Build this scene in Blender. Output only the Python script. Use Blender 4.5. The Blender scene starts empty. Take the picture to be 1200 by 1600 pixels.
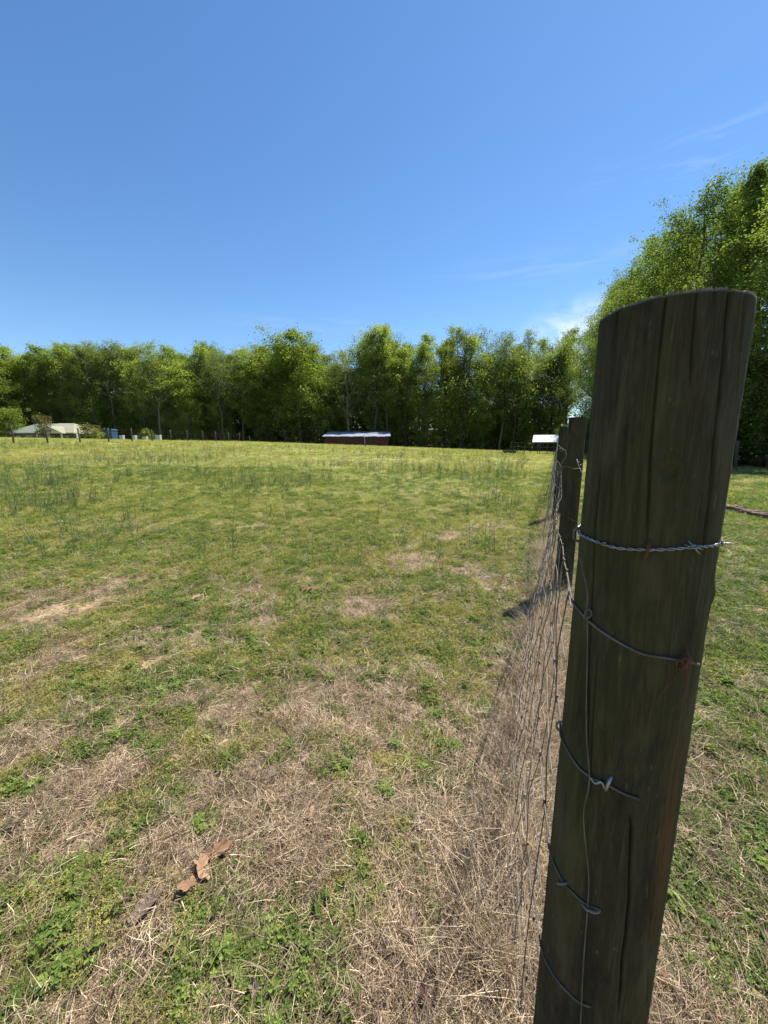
import bpy, math, random
import numpy as np
from mathutils import Vector

random.seed(7)
RNG = np.random.default_rng(11)
R = math.radians
C = bpy.context.scene.collection
SC = bpy.context.scene

# ------------------------------------------------------------------ camera, sky, sun, exposure
EYE = 1.45
PITCH = R(9.9)
cam_d = bpy.data.cameras.new('camera')
cam = bpy.data.objects.new('camera', cam_d); C.objects.link(cam)
cam_d.sensor_fit = 'HORIZONTAL'; cam_d.sensor_width = 36; cam_d.lens = 18
cam_d.clip_start = 0.02; cam_d.clip_end = 3000
cam.location = (0, 0, EYE); cam.rotation_euler = (R(90) - PITCH, 0, 0)
SC.camera = cam

SUN_EL, SUN_AZ = R(60), R(49)          # azimuth measured from +Y towards +X
S = Vector((math.cos(SUN_EL)*math.sin(SUN_AZ), math.cos(SUN_EL)*math.cos(SUN_AZ), math.sin(SUN_EL)))
sun_d = bpy.data.lights.new('sun', 'SUN'); sun_d.energy = 5.0; sun_d.angle = R(0.55); sun_d.color = (1, .94, .83)
sun = bpy.data.objects.new('sun', sun_d); C.objects.link(sun)
sun.rotation_euler = (-S).to_track_quat('-Z', 'Y').to_euler(); sun.location = (0, 0, 30)

W = bpy.data.worlds.new('World'); SC.world = W; W.use_nodes = True
nt = W.node_tree; nt.nodes.clear(); N = nt.nodes.new; L = nt.links.new
out = N('ShaderNodeOutputWorld'); bg = N('ShaderNodeBackground'); sky = N('ShaderNodeTexSky')
sky.sky_type = 'NISHITA'; sky.sun_disc = False; sky.sun_elevation = SUN_EL; sky.sun_rotation = SUN_AZ
sky.altitude = 100; sky.air_density = 1.0; sky.dust_density = 0.1; sky.ozone_density = 3.0
bg.inputs['Strength'].default_value = 0.094
tc = N('ShaderNodeTexCoord')
# thin cirrus wisps and low cumulus: noise, stretched along the sky, limited to a few soft banks
def cloud_bank(direction, spread, scale, lo, hi, amount):
    d = Vector(direction).normalized()
    sub = N('ShaderNodeVectorMath'); sub.operation = 'SUBTRACT'; L(tc.outputs['Generated'], sub.inputs[0]); sub.inputs[1].default_value = d
    mul = N('ShaderNodeVectorMath'); mul.operation = 'MULTIPLY'; L(sub.outputs[0], mul.inputs[0]); mul.inputs[1].default_value = (1/spread[0], 1/spread[0], 1/spread[1])
    ln = N('ShaderNodeVectorMath'); ln.operation = 'LENGTH'; L(mul.outputs[0], ln.inputs[0])
    fall = N('ShaderNodeMapRange'); fall.interpolation_type = 'SMOOTHSTEP'; L(ln.outputs['Value'], fall.inputs[0])
    fall.inputs[1].default_value = 1; fall.inputs[2].default_value = 0
    mp = N('ShaderNodeMapping'); L(tc.outputs['Generated'], mp.inputs[0]); mp.inputs['Scale'].default_value = scale
    nz = N('ShaderNodeTexNoise'); nz.inputs['Scale'].default_value = 6; nz.inputs['Detail'].default_value = 7; nz.inputs['Roughness'].default_value = .6; nz.inputs['Distortion'].default_value = .6
    L(mp.outputs[0], nz.inputs['Vector'])
    r = N('ShaderNodeMapRange'); L(nz.outputs[0], r.inputs[0]); r.inputs[1].default_value = lo; r.inputs[2].default_value = hi
    m = N('ShaderNodeMath'); m.operation = 'MULTIPLY'; L(fall.outputs[0], m.inputs[0]); L(r.outputs[0], m.inputs[1])
    m2 = N('ShaderNodeMath'); m2.operation = 'MULTIPLY'; L(m.outputs[0], m2.inputs[0]); m2.inputs[1].default_value = amount
    return m2
banks = [cloud_bank((.93, 1.12, .77), (.34, .055), (1.2, 1.2, 9), .5, .8, .2),
         cloud_bank((.53, 1.07, .27), (.17, .105), (1.5, 1.5, 3), .3, .55, .85),
         cloud_bank((.40, 1.07, .45), (.30, .035), (1, 1, 10), .45, .8, .15),
         cloud_bank((-.10, 1.05, .30), (.45, .03), (1, 1, 9), .45, .8, .1)]
acc = banks[0]
for b in banks[1:]:
    a = N('ShaderNodeMath'); a.operation = 'ADD'; a.use_clamp = True; L(acc.outputs[0], a.inputs[0]); L(b.outputs[0], a.inputs[1]); acc = a
mix = N('ShaderNodeMix'); mix.data_type = 'RGBA'; L(acc.outputs[0], mix.inputs[0])
hs = N('ShaderNodeHueSaturation'); hs.inputs['Saturation'].default_value = 1.17
L(sky.outputs[0], hs.inputs['Color'])
L(hs.outputs[0], mix.inputs[6]); mix.inputs[7].default_value = (6.6, 7.0, 7.6, 1)
L(mix.outputs[2], bg.inputs['Color']); L(bg.outputs[0], out.inputs[0])

SC.view_settings.view_transform = 'Standard'; SC.view_settings.look = 'None'
SC.view_settings.gamma = 1; SC.view_settings.use_curve_mapping = False; SC.view_settings.exposure = 0.90
SC.render.resolution_x = 768; SC.render.resolution_y = 1024
SC.render.engine = 'CYCLES'
SC.cycles.max_bounces = 4; SC.cycles.diffuse_bounces = 3; SC.cycles.transmission_bounces = 3
SC.cycles.transparent_max_bounces = 6; SC.cycles.caustics_reflective = False; SC.cycles.caustics_refractive = False

# ------------------------------------------------------------------ noise and terrain
def hash2(ix, iy, seed):
    h = (ix.astype(np.int64)*374761393 + iy.astype(np.int64)*668265263 + seed*982451653) & 0xffffffff
    h = ((h ^ (h >> 13))*1274126177) & 0xffffffff
    return ((h ^ (h >> 16)) & 0xffff)/65535.0
def vnoise(x, y, s, seed=0):
    x = np.asarray(x, float)/s; y = np.asarray(y, float)/s
    ix = np.floor(x); iy = np.floor(y); fx = x-ix; fy = y-iy
    fx = fx*fx*(3-2*fx); fy = fy*fy*(3-2*fy)
    a = hash2(ix, iy, seed); b = hash2(ix+1, iy, seed); c = hash2(ix, iy+1, seed); d = hash2(ix+1, iy+1, seed)
    return (a*(1-fx)+b*fx)*(1-fy)+(c*(1-fx)+d*fx)*fy
def fbm(x, y, s, seed=0, o=4):
    t = 0; a = 1; w = 0
    for k in range(o):
        t = t + a*vnoise(x, y, s/2**k, seed+k*17); w += a; a *= .55
    return t/w
def smooth(t): t = np.clip(t, 0, 1); return t*t*(3-2*t)
def H(x, y):
    x = np.asarray(x, float); y = np.asarray(y, float)
    A = np.interp(x, [-90, -62, -20, 0, 15, 27, 60], [2.85, 2.6, 1.9, 1.25, .66, .36, .3])
    t = np.clip((y-2)/60, 0, 1)
    h = A*np.sin(math.pi/2*t) - 1.6*smooth((y-63)/10)
    h = h + (fbm(x, y, 9, 3)-.5)*.16*smooth(np.hypot(x, y)/8)*(1-smooth((y-50)/12))
    h = h + 9*smooth((y-90)/90) + 6*smooth((x-np.interp(y, [0, 14, 34, 54, 78], [27, 26, 27, 35, 40]))/45)*(1-smooth((y-70)/40))
    near = 1-smooth((np.hypot(x, y)-6)/10)
    h = h + ((fbm(x, y, .55, 5)-.5)*.045 + (vnoise(x, y, .09, 9)-.5)*.012)*near
    return h
def Hs(x, y): return float(H(np.array([x]), np.array([y]))[0])
cp, sp = math.cos(PITCH), math.sin(PITCH)
def ray(px, py):
    u = (px-600)/600; v = -(py-800)/600
    return Vector((u, cp+v*sp, -sp+v*cp))
def ground(px, py):
    d = ray(px, py); t = .3
    for _ in range(4000):
        p = d*t
        if p.z+EYE <= Hs(p.x, p.y): break
        t *= 1.004
    return (p.x, p.y)
def at(px, py, Y):
    d = ray(px, py); t = Y/d.y
    return Vector((d.x*t, Y, d.z*t+EYE))

# ------------------------------------------------------------------ helpers
def tag(o, label=None, cat=None, group=None, kind=None):
    if label: o['label'] = label
    if cat: o['category'] = cat
    if group: o['group'] = group
    if kind: o['kind'] = kind
    return o
def empty(name, loc, rz=0):
    o = bpy.data.objects.new(name, None); C.objects.link(o); o.empty_display_size = .1
    o.location = loc; o.rotation_euler.z = rz; return o
def link(name, me, parent=None, mat=None):
    o = bpy.data.objects.new(name, me); C.objects.link(o); o.parent = parent
    if mat and not me.materials: me.materials.append(mat)
    return o
def npmesh(name, v, f, smooth_=False, tint=None):
    """v (n,3) array, f (m,k) array of one face size"""
    me = bpy.data.meshes.new(name); v = np.asarray(v, np.float32); f = np.asarray(f, np.int32)
    k = f.shape[1]; me.vertices.add(len(v)); me.vertices.foreach_set('co', v.ravel())
    me.loops.add(f.size); me.loops.foreach_set('vertex_index', f.ravel())
    me.polygons.add(len(f)); me.polygons.foreach_set('loop_start', np.arange(0, f.size, k, dtype=np.int32))
    me.polygons.foreach_set('loop_total', np.full(len(f), k, np.int32))
    if smooth_: me.polygons.foreach_set('use_smooth', np.ones(len(f), bool))
    me.update(calc_edges=True)
    if tint is not None:
        a = me.attributes.new('tint', 'FLOAT', 'POINT'); a.data.foreach_set('value', np.asarray(tint, np.float32))
    return me
class MB:
    def __init__(s): s.v = []; s.f = []; s.t = []
    def add(s, v, f, t=0.5):
        o = len(s.v); s.v += [tuple(p) for p in v]; s.f += [tuple(i+o for i in q) for q in f]; s.t += [t]*len(v)
    def box(s, c, d, rz=0, t=.5, taper=1):
        cx, cy, cz = c; a, b, h = d[0]/2, d[1]/2, d[2]/2; q = []
        for z, k in ((-h, 1), (h, taper)):
            for x, y in ((-a, -b), (a, -b), (a, b), (-a, b)):
                x *= k; y *= k
                q.append((cx+x*math.cos(rz)-y*math.sin(rz), cy+x*math.sin(rz)+y*math.cos(rz), cz+z))
        s.add(q, [(0, 3, 2, 1), (4, 5, 6, 7), (0, 1, 5, 4), (1, 2, 6, 5), (2, 3, 7, 6), (3, 0, 4, 7)], t)
    def tube(s, pts, r, n=6, t=.5, caps=True):
        pts = [Vector(p) for p in pts]; m = len(pts)
        rr = r if hasattr(r, '__len__') else [r]*m
        up = Vector((0, 0, 1)); v = []; prev = None
        for i, p in enumerate(pts):
            d = (pts[min(i+1, m-1)]-pts[max(i-1, 0)])
            d = d.normalized() if d.length > 1e-9 else Vector((0, 0, 1))
            if prev is None:
                ref = up if abs(d.z) < .9 else Vector((1, 0, 0)); a = d.cross(ref).normalized()
            else:
                a = (prev-d*prev.dot(d)); a = a.normalized() if a.length > 1e-6 else d.orthogonal().normalized()
            prev = a; b = d.cross(a)
            for k in range(n):
                w = 2*math.pi*k/n; v.append(p+a*math.cos(w)*rr[i]+b*math.sin(w)*rr[i])
        f = [(i*n+k, i*n+(k+1) % n, (i+1)*n+(k+1) % n, (i+1)*n+k) for i in range(m-1) for k in range(n)]
        if caps: f += [tuple(range(n))[::-1], tuple((m-1)*n+k for k in range(n))]
        s.add(v, f, t)
    def mesh(s, name, smooth_=False):
        me = bpy.data.meshes.new(name); me.from_pydata(s.v, [], s.f)
        if smooth_: me.polygons.foreach_set('use_smooth', [True]*len(me.polygons))
        a = me.attributes.new('tint', 'FLOAT', 'POINT'); a.data.foreach_set('value', s.t); me.update(); return me
    def build(s, name, mat, parent=None, smooth_=False):
        me = s.mesh(name, smooth_); me.materials.append(mat); return link(name, me, parent)

# ------------------------------------------------------------------ materials
def newmat(name):
    m = bpy.data.materials.new(name); m.use_nodes = True; m.node_tree.nodes.clear(); return m
class NB:
    def __init__(s, m): s.t = m.node_tree
    def n(s, typ, **kw):
        x = s.t.nodes.new(typ)
        for k, v in kw.items(): setattr(x, k, v)
        return x
    def l(s, a, b): s.t.links.new(a, b)
    def noise(s, vec, scale, detail=4, rough=.55, dist=0):
        x = s.n('ShaderNodeTexNoise'); x.inputs['Scale'].default_value = scale; x.inputs['Detail'].default_value = detail
        x.inputs['Roughness'].default_value = rough; x.inputs['Distortion'].default_value = dist
        if vec is not None: s.l(vec, x.inputs['Vector'])
        return x.outputs[0]
    def ramp(s, fac, stops):
        x = s.n('ShaderNodeValToRGB'); e = x.color_ramp.elements
        while len(e) < len(stops): e.new(.5)
        for q, (p, c) in zip(e, stops): q.position = p; q.color = (*c, 1) if len(c) == 3 else c
        s.l(fac, x.inputs[0]); return x.outputs[0]
    def mixc(s, fac, a, b, mode='MIX'):
        x = s.n('ShaderNodeMix', data_type='RGBA', blend_type=mode)
        for sock, val in ((x.inputs[0], fac), (x.inputs[6], a), (x.inputs[7], b)):
            if hasattr(val, 'links') or hasattr(val, 'is_linked'): s.l(val, sock)
            else: sock.default_value = (*val, 1) if isinstance(val, tuple) else val
        return x.outputs[2]
    def rng(s, v, a, b, c=0, d=1):
        x = s.n('ShaderNodeMapRange'); s.l(v, x.inputs[0])
        for i, q in enumerate((a, b, c, d)): x.inputs[i+1].default_value = q
        return x.outputs[0]
    def mapping(s, vec, scale):
        x = s.n('ShaderNodeMapping'); s.l(vec, x.inputs[0]); x.inputs['Scale'].default_value = scale; return x.outputs[0]
    def attr(s, name):
        x = s.n('ShaderNodeAttribute'); x.attribute_name = name; return x.outputs['Fac']
    def out(s, sh): o = s.n('ShaderNodeOutputMaterial'); s.l(sh, o.inputs[0])
    def bump(s, h, strength, dist):
        x = s.n('ShaderNodeBump'); x.inputs['Strength'].default_value = strength; x.inputs['Distance'].default_value = dist
        s.l(h, x.inputs['Height']); return x.outputs[0]
    def principled(s, col, rough=.8, metal=0, normal=None, spec=.3):
        x = s.n('ShaderNodeBsdfPrincipled')
        for sock, val in ((x.inputs['Base Color'], col), (x.inputs['Roughness'], rough)):
            if hasattr(val, 'is_linked'): s.l(val, sock)
            else: sock.default_value = (*val, 1) if isinstance(val, tuple) else val
        x.inputs['Metallic'].default_value = metal; x.inputs['Specular IOR Level'].default_value = spec
        if normal is not None: s.l(normal, x.inputs['Normal'])
        return x.outputs[0]

def leafmat(name, stops, trans=.4, rough=.6, spec=.25, tmul=(1.15, 1.25, .5)):
    """thin vegetation: colour runs over 'tint' plus a random step per copy; light comes through"""
    m = newmat(name); b = NB(m); oi = b.n('ShaderNodeObjectInfo')
    r = b.n('ShaderNodeMath', operation='MULTIPLY_ADD'); b.l(oi.outputs['Random'], r.inputs[0]); r.inputs[1].default_value = .3
    ad = b.n('ShaderNodeMath', operation='SUBTRACT'); b.l(b.attr('tint'), ad.inputs[0]); ad.inputs[1].default_value = .15
    b.l(ad.outputs[0], r.inputs[2])
    col = b.ramp(r.outputs[0], stops)
    d = b.principled(col, rough, 0, None, spec)
    t = b.n('ShaderNodeBsdfTranslucent'); b.l(b.mixc(1.0, col, tmul, 'MULTIPLY'), t.inputs[0])
    x = b.n('ShaderNodeMixShader'); x.inputs[0].default_value = trans; b.l(d, x.inputs[1]); b.l(t.outputs[0], x.inputs[2]); b.out(x.outputs[0])
    return m
M = {}
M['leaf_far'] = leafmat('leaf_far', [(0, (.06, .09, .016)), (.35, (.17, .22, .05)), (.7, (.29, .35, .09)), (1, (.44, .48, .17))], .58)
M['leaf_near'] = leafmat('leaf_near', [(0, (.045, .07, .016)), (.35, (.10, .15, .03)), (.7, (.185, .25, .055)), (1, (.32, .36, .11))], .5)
M['leaf_pale'] = leafmat('leaf_pale', [(0, (.10, .13, .045)), (.5, (.20, .25, .08)), (1, (.33, .35, .15))], .4)
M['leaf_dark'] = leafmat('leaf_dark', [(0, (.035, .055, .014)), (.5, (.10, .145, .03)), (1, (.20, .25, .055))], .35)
M['leaf_red'] = leafmat('leaf_red', [(0, (.08, .08, .03)), (.5, (.16, .14, .05)), (1, (.26, .24, .09))], .35)
M['straw'] = leafmat('straw', [(0, (.045, .028, .014)), (.33, (.19, .13, .078)), (.64, (.45, .335, .21)), (1, (.86, .70, .48))], .2, .5, .4, (1, .95, .8))
M['weed'] = leafmat('weed', [(0, (.045, .065, .016)), (.45, (.125, .19, .035)), (.8, (.25, .33, .07)), (1, (.38, .45, .12))], .4)
M['yellow_weed'] = leafmat('yellow_weed', [(0, (.11, .105, .03)), (.5, (.31, .285, .08)), (.85, (.50, .45, .15)), (1, (.64, .56, .16))], .4)
M['grass'] = leafmat('grass', [(0, (.10, .11, .03)), (.35, (.19, .215, .055)), (.7, (.32, .32, .10)), (1, (.54, .48, .25))], .45)
M['stalk'] = leafmat('stalk', [(0, (.04, .07, .035)), (.5, (.085, .13, .065)), (1, (.19, .22, .12))], .3)
M['soil_crumb'] = leafmat('soil_crumb', [(0, (.10, .065, .04)), (.5, (.26, .185, .115)), (1, (.45, .34, .22))], .0, .9, .1)
M['dry_leaf'] = leafmat('dry_leaf', [(0, (.15, .085, .05)), (.5, (.33, .19, .11)), (1, (.50, .36, .24))], .15, .7, .2, (1, .8, .6))
M['grey_leaf'] = leafmat('grey_leaf', [(0, (.10, .07, .05)), (1, (.30, .235, .18))], .1, .7, .2, (1, .9, .8))
M['purple_leaf'] = leafmat('purple_leaf', [(0, (.12, .055, .05)), (1, (.26, .14, .12))], .1, .7, .2, (1, .9, .8))

def bark(name, c0, c1):
    m = newmat(name); b = NB(m); tc = b.n('ShaderNodeTexCoord').outputs['Object']
    n = b.noise(b.mapping(tc, (6, 6, 1.2)), 3, 6)
    b.out(b.principled(b.ramp(n, [(.3, c0), (.75, c1)]), .95, 0, b.bump(n, .7, .05), .1)); return m
M['bark'] = bark('bark', (.045, .036, .028), (.16, .13, .10))
M['bark_pale'] = bark('bark_pale', (.12, .105, .085), (.30, .27, .22))
M['far_post'] = bark('far_post', (.05, .045, .032), (.13, .115, .085))

def flat(name, c, rough=.7, metal=0, var=.25, scale=3, spec=.3, stretch=(1, 1, 1)):
    m = newmat(name); b = NB(m); tc = b.n('ShaderNodeTexCoord').outputs['Object']
    n = b.noise(b.mapping(tc, stretch), scale, 5)
    col = b.ramp(n, [(.25, tuple(x*(1-var) for x in c)), (.75, tuple(min(1, x*(1+var)) for x in c))])
    b.out(b.principled(col, rough, metal, None, spec)); return m
M['barn_red'] = flat('barn_red', (.060, .014, .016), .6, 0, .3, 2, .3, (3, 3, .4))
M['barn_trim'] = flat('barn_trim', (.05, .03, .03), .7)
M['barn_roof'] = flat('barn_roof', (.24, .27, .35), .55, 0, .3, 1.1, .5, (1, .3, 1))
M['green_roof'] = flat('green_roof', (.17, .20, .16), .85, 0, .12, 1.2)
M['tan_roof'] = flat('tan_roof', (.27, .265, .19), .85, 0, .12, 1.2)
M['cream'] = flat('cream', (.66, .60, .46), .7, 0, .06)
M['house_wall'] = flat('house_wall', (.12, .10, .085), .8, 0, .2)
M['glass'] = flat('glass', (.02, .025, .03), .1, 0, .2, 2, .6)
M['white_roof'] = flat('white_roof', (.60, .63, .65), .35, .2, .12, 4, .5, (8, 1, 1))
M['blue_plastic'] = flat('blue_plastic', (.035, .09, .16), .5)
M['white_paint'] = flat('white_paint', (.42, .42, .38), .6, 0, .08)
M['dark_wood'] = flat('dark_wood', (.05, .045, .035), .9, 0, .3)
M['pale_wood'] = flat('pale_wood', (.34, .32, .29), .9, 0, .3)
M['galv'] = flat('galv', (.27, .28, .30), .38, .85, .35, 60)
M['old_wire'] = flat('old_wire', (.13, .11, .095), .7, .3, .5, 25)
M['grey_wire'] = flat('grey_wire', (.17, .145, .13), .65, .3, .5, 18)
M['rust'] = flat('rust', (.11, .045, .025), .85, .2, .5, 40)

# ground material: soil and thatch, greener where the 'cover' attribute says growth
m = newmat('field_ground'); b = NB(m); tc = b.n('ShaderNodeTexCoord').outputs['Object']
g = b.attr('cover'); shd = b.attr('litter')
n1 = b.noise(b.mapping(tc, (1, 1, 1)), 55, 6, .7); n2 = b.noise(tc, 3.2, 5, .6); n3 = b.noise(b.mapping(tc, (90, 22, 1)), 1, 5, .65, 1.2)
n4 = b.noise(b.mapping(tc, (.07, .28, 1)), 1, 5, .6)
n5 = b.noise(b.mapping(tc, (18, 80, 1)), 1, 5, .65, 1.5)
soil = b.ramp(n1, [(.3, (.075, .050, .030)), (.5, (.24, .168, .105)), (.7, (.46, .345, .225))])
soil = b.mixc(b.rng(n3, .42, .62), soil, (.42, .325, .205))
soil = b.mixc(b.rng(n5, .5, .66), soil, (.22, .155, .10))
soil = b.mixc(b.rng(n2, .62, .8, 0, .6), soil, (.42, .32, .20))
soil = b.mixc(b.attr('sand'), soil, b.ramp(n1, [(.3, (.30, .205, .115)), (.6, (.50, .375, .225))]))
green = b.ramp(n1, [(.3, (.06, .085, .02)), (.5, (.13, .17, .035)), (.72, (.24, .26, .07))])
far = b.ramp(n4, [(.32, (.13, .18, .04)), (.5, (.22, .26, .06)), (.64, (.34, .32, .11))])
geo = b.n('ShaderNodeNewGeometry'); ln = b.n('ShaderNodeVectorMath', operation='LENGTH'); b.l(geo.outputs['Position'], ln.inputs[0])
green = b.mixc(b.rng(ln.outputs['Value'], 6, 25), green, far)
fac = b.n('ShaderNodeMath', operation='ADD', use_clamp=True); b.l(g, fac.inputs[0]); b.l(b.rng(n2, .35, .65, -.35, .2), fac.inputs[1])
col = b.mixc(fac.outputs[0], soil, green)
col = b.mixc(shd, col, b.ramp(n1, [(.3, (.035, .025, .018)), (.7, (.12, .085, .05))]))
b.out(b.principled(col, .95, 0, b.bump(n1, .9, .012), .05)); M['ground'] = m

# hero post material: weathered treated timber, green algae, vertical grain
m = newmat('post_wood'); b = NB(m); tc = b.n('ShaderNodeTexCoord').outputs['Object']
gr = b.noise(b.mapping(tc, (120, 120, 7.0)), 1, 8, .7, 1.2); bl = b.noise(b.mapping(tc, (9, 9, 1.6)), 1, 5, .6); sp_ = b.noise(b.mapping(tc, (1, 1, .45)), 75, 4, .7)
st = b.noise(b.mapping(tc, (22, 22, 2.2)), 1, 4, .6)
col = b.ramp(gr, [(.3, (.024, .019, .010)), (.5, (.043, .036, .019)), (.7, (.070, .059, .034))])
col = b.mixc(b.rng(bl, .44, .62, 0, .5), col, (.070, .070, .022))
col = b.mixc(b.rng(st, .52, .64, 0, .65), col, (.018, .016, .012))
col = b.mixc(b.rng(sp_, .66, .76, 0, .55), col, (.17, .165, .12))
fl = b.noise(b.mapping(tc, (55, 55, 14)), 1, 3, .6); col = b.mixc(b.rng(fl, .67, .76, 0, .5), col, (.17, .16, .11))
bb = b.noise(b.mapping(tc, (14, 14, 5)), 1, 5, .7); col = b.mixc(b.rng(bb, .30, .46, .75, 0), col, (.014, .012, .009))
bc = b.noise(b.mapping(tc, (12, 12, 4)), 1.3, 4, .6); col = b.mixc(b.rng(bc, .54, .68, 0, .6), col, (.085, .070, .045))
sx = b.n('ShaderNodeSeparateXYZ'); b.l(tc, sx.inputs[0])
# rust run-off below the rusty wire end
def gauss_mask(axis_out, c, w):
    s_ = b.n('ShaderNodeMath', operation='SUBTRACT'); b.l(axis_out, s_.inputs[0]); s_.inputs[1].default_value = c
    a_ = b.n('ShaderNodeMath', operation='ABSOLUTE'); b.l(s_.outputs[0], a_.inputs[0]); return b.rng(a_.outputs[0], w, 0)
m1 = gauss_mask(sx.outputs[0], .03, .022); m2 = gauss_mask(sx.outputs[2], .86, .24)
mm = b.n('ShaderNodeMath', operation='MULTIPLY'); b.l(m1, mm.inputs[0]); b.l(m2, mm.inputs[1])
m3 = b.n('ShaderNodeMath', operation='MULTIPLY'); b.l(mm.outputs[0], m3.inputs[0]); b.l(b.rng(gr, .35, .6), m3.inputs[1])
col = b.mixc(m3.outputs[0], col, (.13, .045, .018))
rim = b.attr('rim'); col = b.mixc(rim, col, b.ramp(sp_, [(.3, (.08, .07, .05)), (.7, (.30, .28, .24))]))  # paler top rim: the sunlit edge is put into the wood colour
b.out(b.principled(col, .9, 0, b.bump(gr, .5, .0015), .15)); M['post'] = m

# ------------------------------------------------------------------ fence line and cover map
P1 = np.array([.39, .56]); P2 = np.array([1.76, 3.60]); FD = (P2-P1)/np.linalg.norm(P2-P1); FN = np.array([-FD[1], FD[0]])  # FN points to the field
SPAN = float(np.linalg.norm(P2-P1))
def fence_side(x, y): return (x-P1[0])*FN[0]+(y-P1[1])*FN[1]
GREEN = [(170, 1430, .13, 1), (90, 1400, .1, 1), (290, 1190, .13, .9), (560, 1385, .09, 1), (620, 1212, .12, .9), (650, 1165, .1, .8), (270, 1065, .22, 1), (130, 1070, .25, .8),
         (500, 1550, .09, 1), (285, 1545, .08, 1), (675, 1378, .04, 1), (710, 1492, .035, 1), (755, 1230, .09, .9), (600, 995, .2, .8), (660, 1015, .2, .7), (20, 1245, .12, 1),
         (600, 1325, .07, .8), (530, 1480, .06, .9), (610, 1540, .06, .8), (430, 1490, .09, .9), (330, 1400, .08, .8), (40, 1540, .08, .8), (380, 1540, .08, .7), (540, 1250, .09, .8), (170, 860, .8, .8),
         (700, 1080, .12, .7), (760, 1055, .1, .6), (420, 1160, .15, .7), (230, 1260, .1, .6), (300, 1300, .1, .6)]
BARE = [(80, 950, .45), (100, 1030, .25), (60, 1270, .14), (110, 1310, .14), (180, 1540, .10), (170, 1200, .12), (60, 1150, .2), (500, 1080, .25), (600, 1110, .25), (400, 1080, .22), (650, 1260, .1), (720, 1300, .14), (650, 1420, .1),
        (760, 1450, .08), (700, 1400, .1), (560, 950, .3), (650, 880, .35), (700, 840, .35), (740, 900, .25), (250, 1330, .07), (470, 1360, .09), (360, 1230, .09), (480, 1310, .08), (640, 1500, .08), (770, 1250, .1)]
GREEN = [(*ground(a, b_), r, w) for a, b_, r, w in GREEN]; BARE = [(*ground(a, b_), r) for a, b_, r in BARE]
def cover(x, y):
    x = np.asarray(x, float); y = np.asarray(y, float)
    d = np.hypot(x, y)
    base = np.interp(d, [0, 1.2, 1.8, 2.6, 4, 7, 12], [.38, .42, .56, .74, .84, .86, .90])
    side = fence_side(x, y)
    right = side < -.1
    base = np.where(right, .74, base)
    c = base + (fbm(x, y, .5, 21)-.5)*.75 + (fbm(x, y, .12, 28, 3)-.5)*1.25 + (vnoise(x, y, .045, 38)-.5)*.35 + (fbm(x, y, 2.2, 25)-.5)*.7*smooth(d/4)
    strip = np.exp(-((side-.10)/.25)**2)*(1-smooth((y-2.4)/1.8)); c = c-strip*.85
    basep = np.exp(-(np.hypot(x-P1[0]-.05, y-P1[1])/.42)**2); c = c-basep*.8
    for gx, gy, r, w in GREEN:
        dd = np.hypot(x-gx, y-gy)/r; c = np.where(dd < 2.5, c+w*.5*np.exp(-dd*dd), c)
    for gx, gy, r in BARE:
        dd = np.hypot(x-gx, y-gy)/r; c = np.where(dd < 2.5, c-(.5 if gy < 2.2 else .75)*np.exp(-dd*dd), c)
    for gx, gy, r_ in SAND: c = c-.8*np.exp(-(np.hypot(x-gx, y-gy)/r_)**2)
    return np.clip(c, 0, 1)
SAND = [(*ground(a, b_), r_) for a, b_, r_ in ((185, 1540, .11), (165, 1210, .10), (765, 1440, .07), (300, 1260, .05), (815, 1540, .05), (770, 1340, .04), (95, 955, .25), (230, 1040, .12), (1060, 1560, .05))]
def sand(x, y):
    c = np.zeros(np.shape(x))
    for gx, gy, r_ in SAND:
        dd = np.hypot(x-gx, y-gy)/r_; c = np.maximum(c, np.exp(-dd*dd))
    return np.clip((c-.25+(fbm(x, y, .1, 47, 3)-.5)*.9)*2.2, 0, 1)*(c > .05)
def wood_edge(y): return np.interp(y, [0, 14, 24, 34, 42, 54, 66, 78], [21, 19.5, 18.5, 20, 22.5, 27, 31, 30])
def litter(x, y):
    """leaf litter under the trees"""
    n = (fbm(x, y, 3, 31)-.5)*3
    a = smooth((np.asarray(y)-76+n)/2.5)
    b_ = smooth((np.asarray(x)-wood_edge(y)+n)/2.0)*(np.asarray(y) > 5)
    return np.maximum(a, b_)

ys = [-4.0]
while ys[-1] < 700:
    q = ys[-1]; ys.append(q+(.035 if 0 <= q < 3.2 else max(.05, .022*abs(q))))
ys = np.array(ys); xp = [0.0]
while xp[-1] < 600:
    q = xp[-1]; xp.append(q+(.035 if q < 2.6 else max(.05, .02*q)))
xs = np.array([-a for a in xp[:0:-1]]+xp)
X, Y = np.meshgrid(xs, ys); Z = H(X, Y)
nx, ny = len(xs), len(ys); ii = np.arange(ny-1)[:, None]*nx+np.arange(nx-1)[None, :]
F = np.stack([ii, ii+1, ii+nx+1, ii+nx], -1).reshape(-1, 4)
gm = npmesh('field', np.stack([X, Y, Z], -1).reshape(-1, 3), F, True)
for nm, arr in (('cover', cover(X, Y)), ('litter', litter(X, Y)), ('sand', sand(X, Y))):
    a = gm.attributes.new(nm, 'FLOAT', 'POINT'); a.data.foreach_set('value', arr.ravel().astype(np.float32))
gm.materials.append(M['ground']); tag(link('field', gm), 'grassy pasture rising gently to a low brow', None, None, 'structure')

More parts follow.
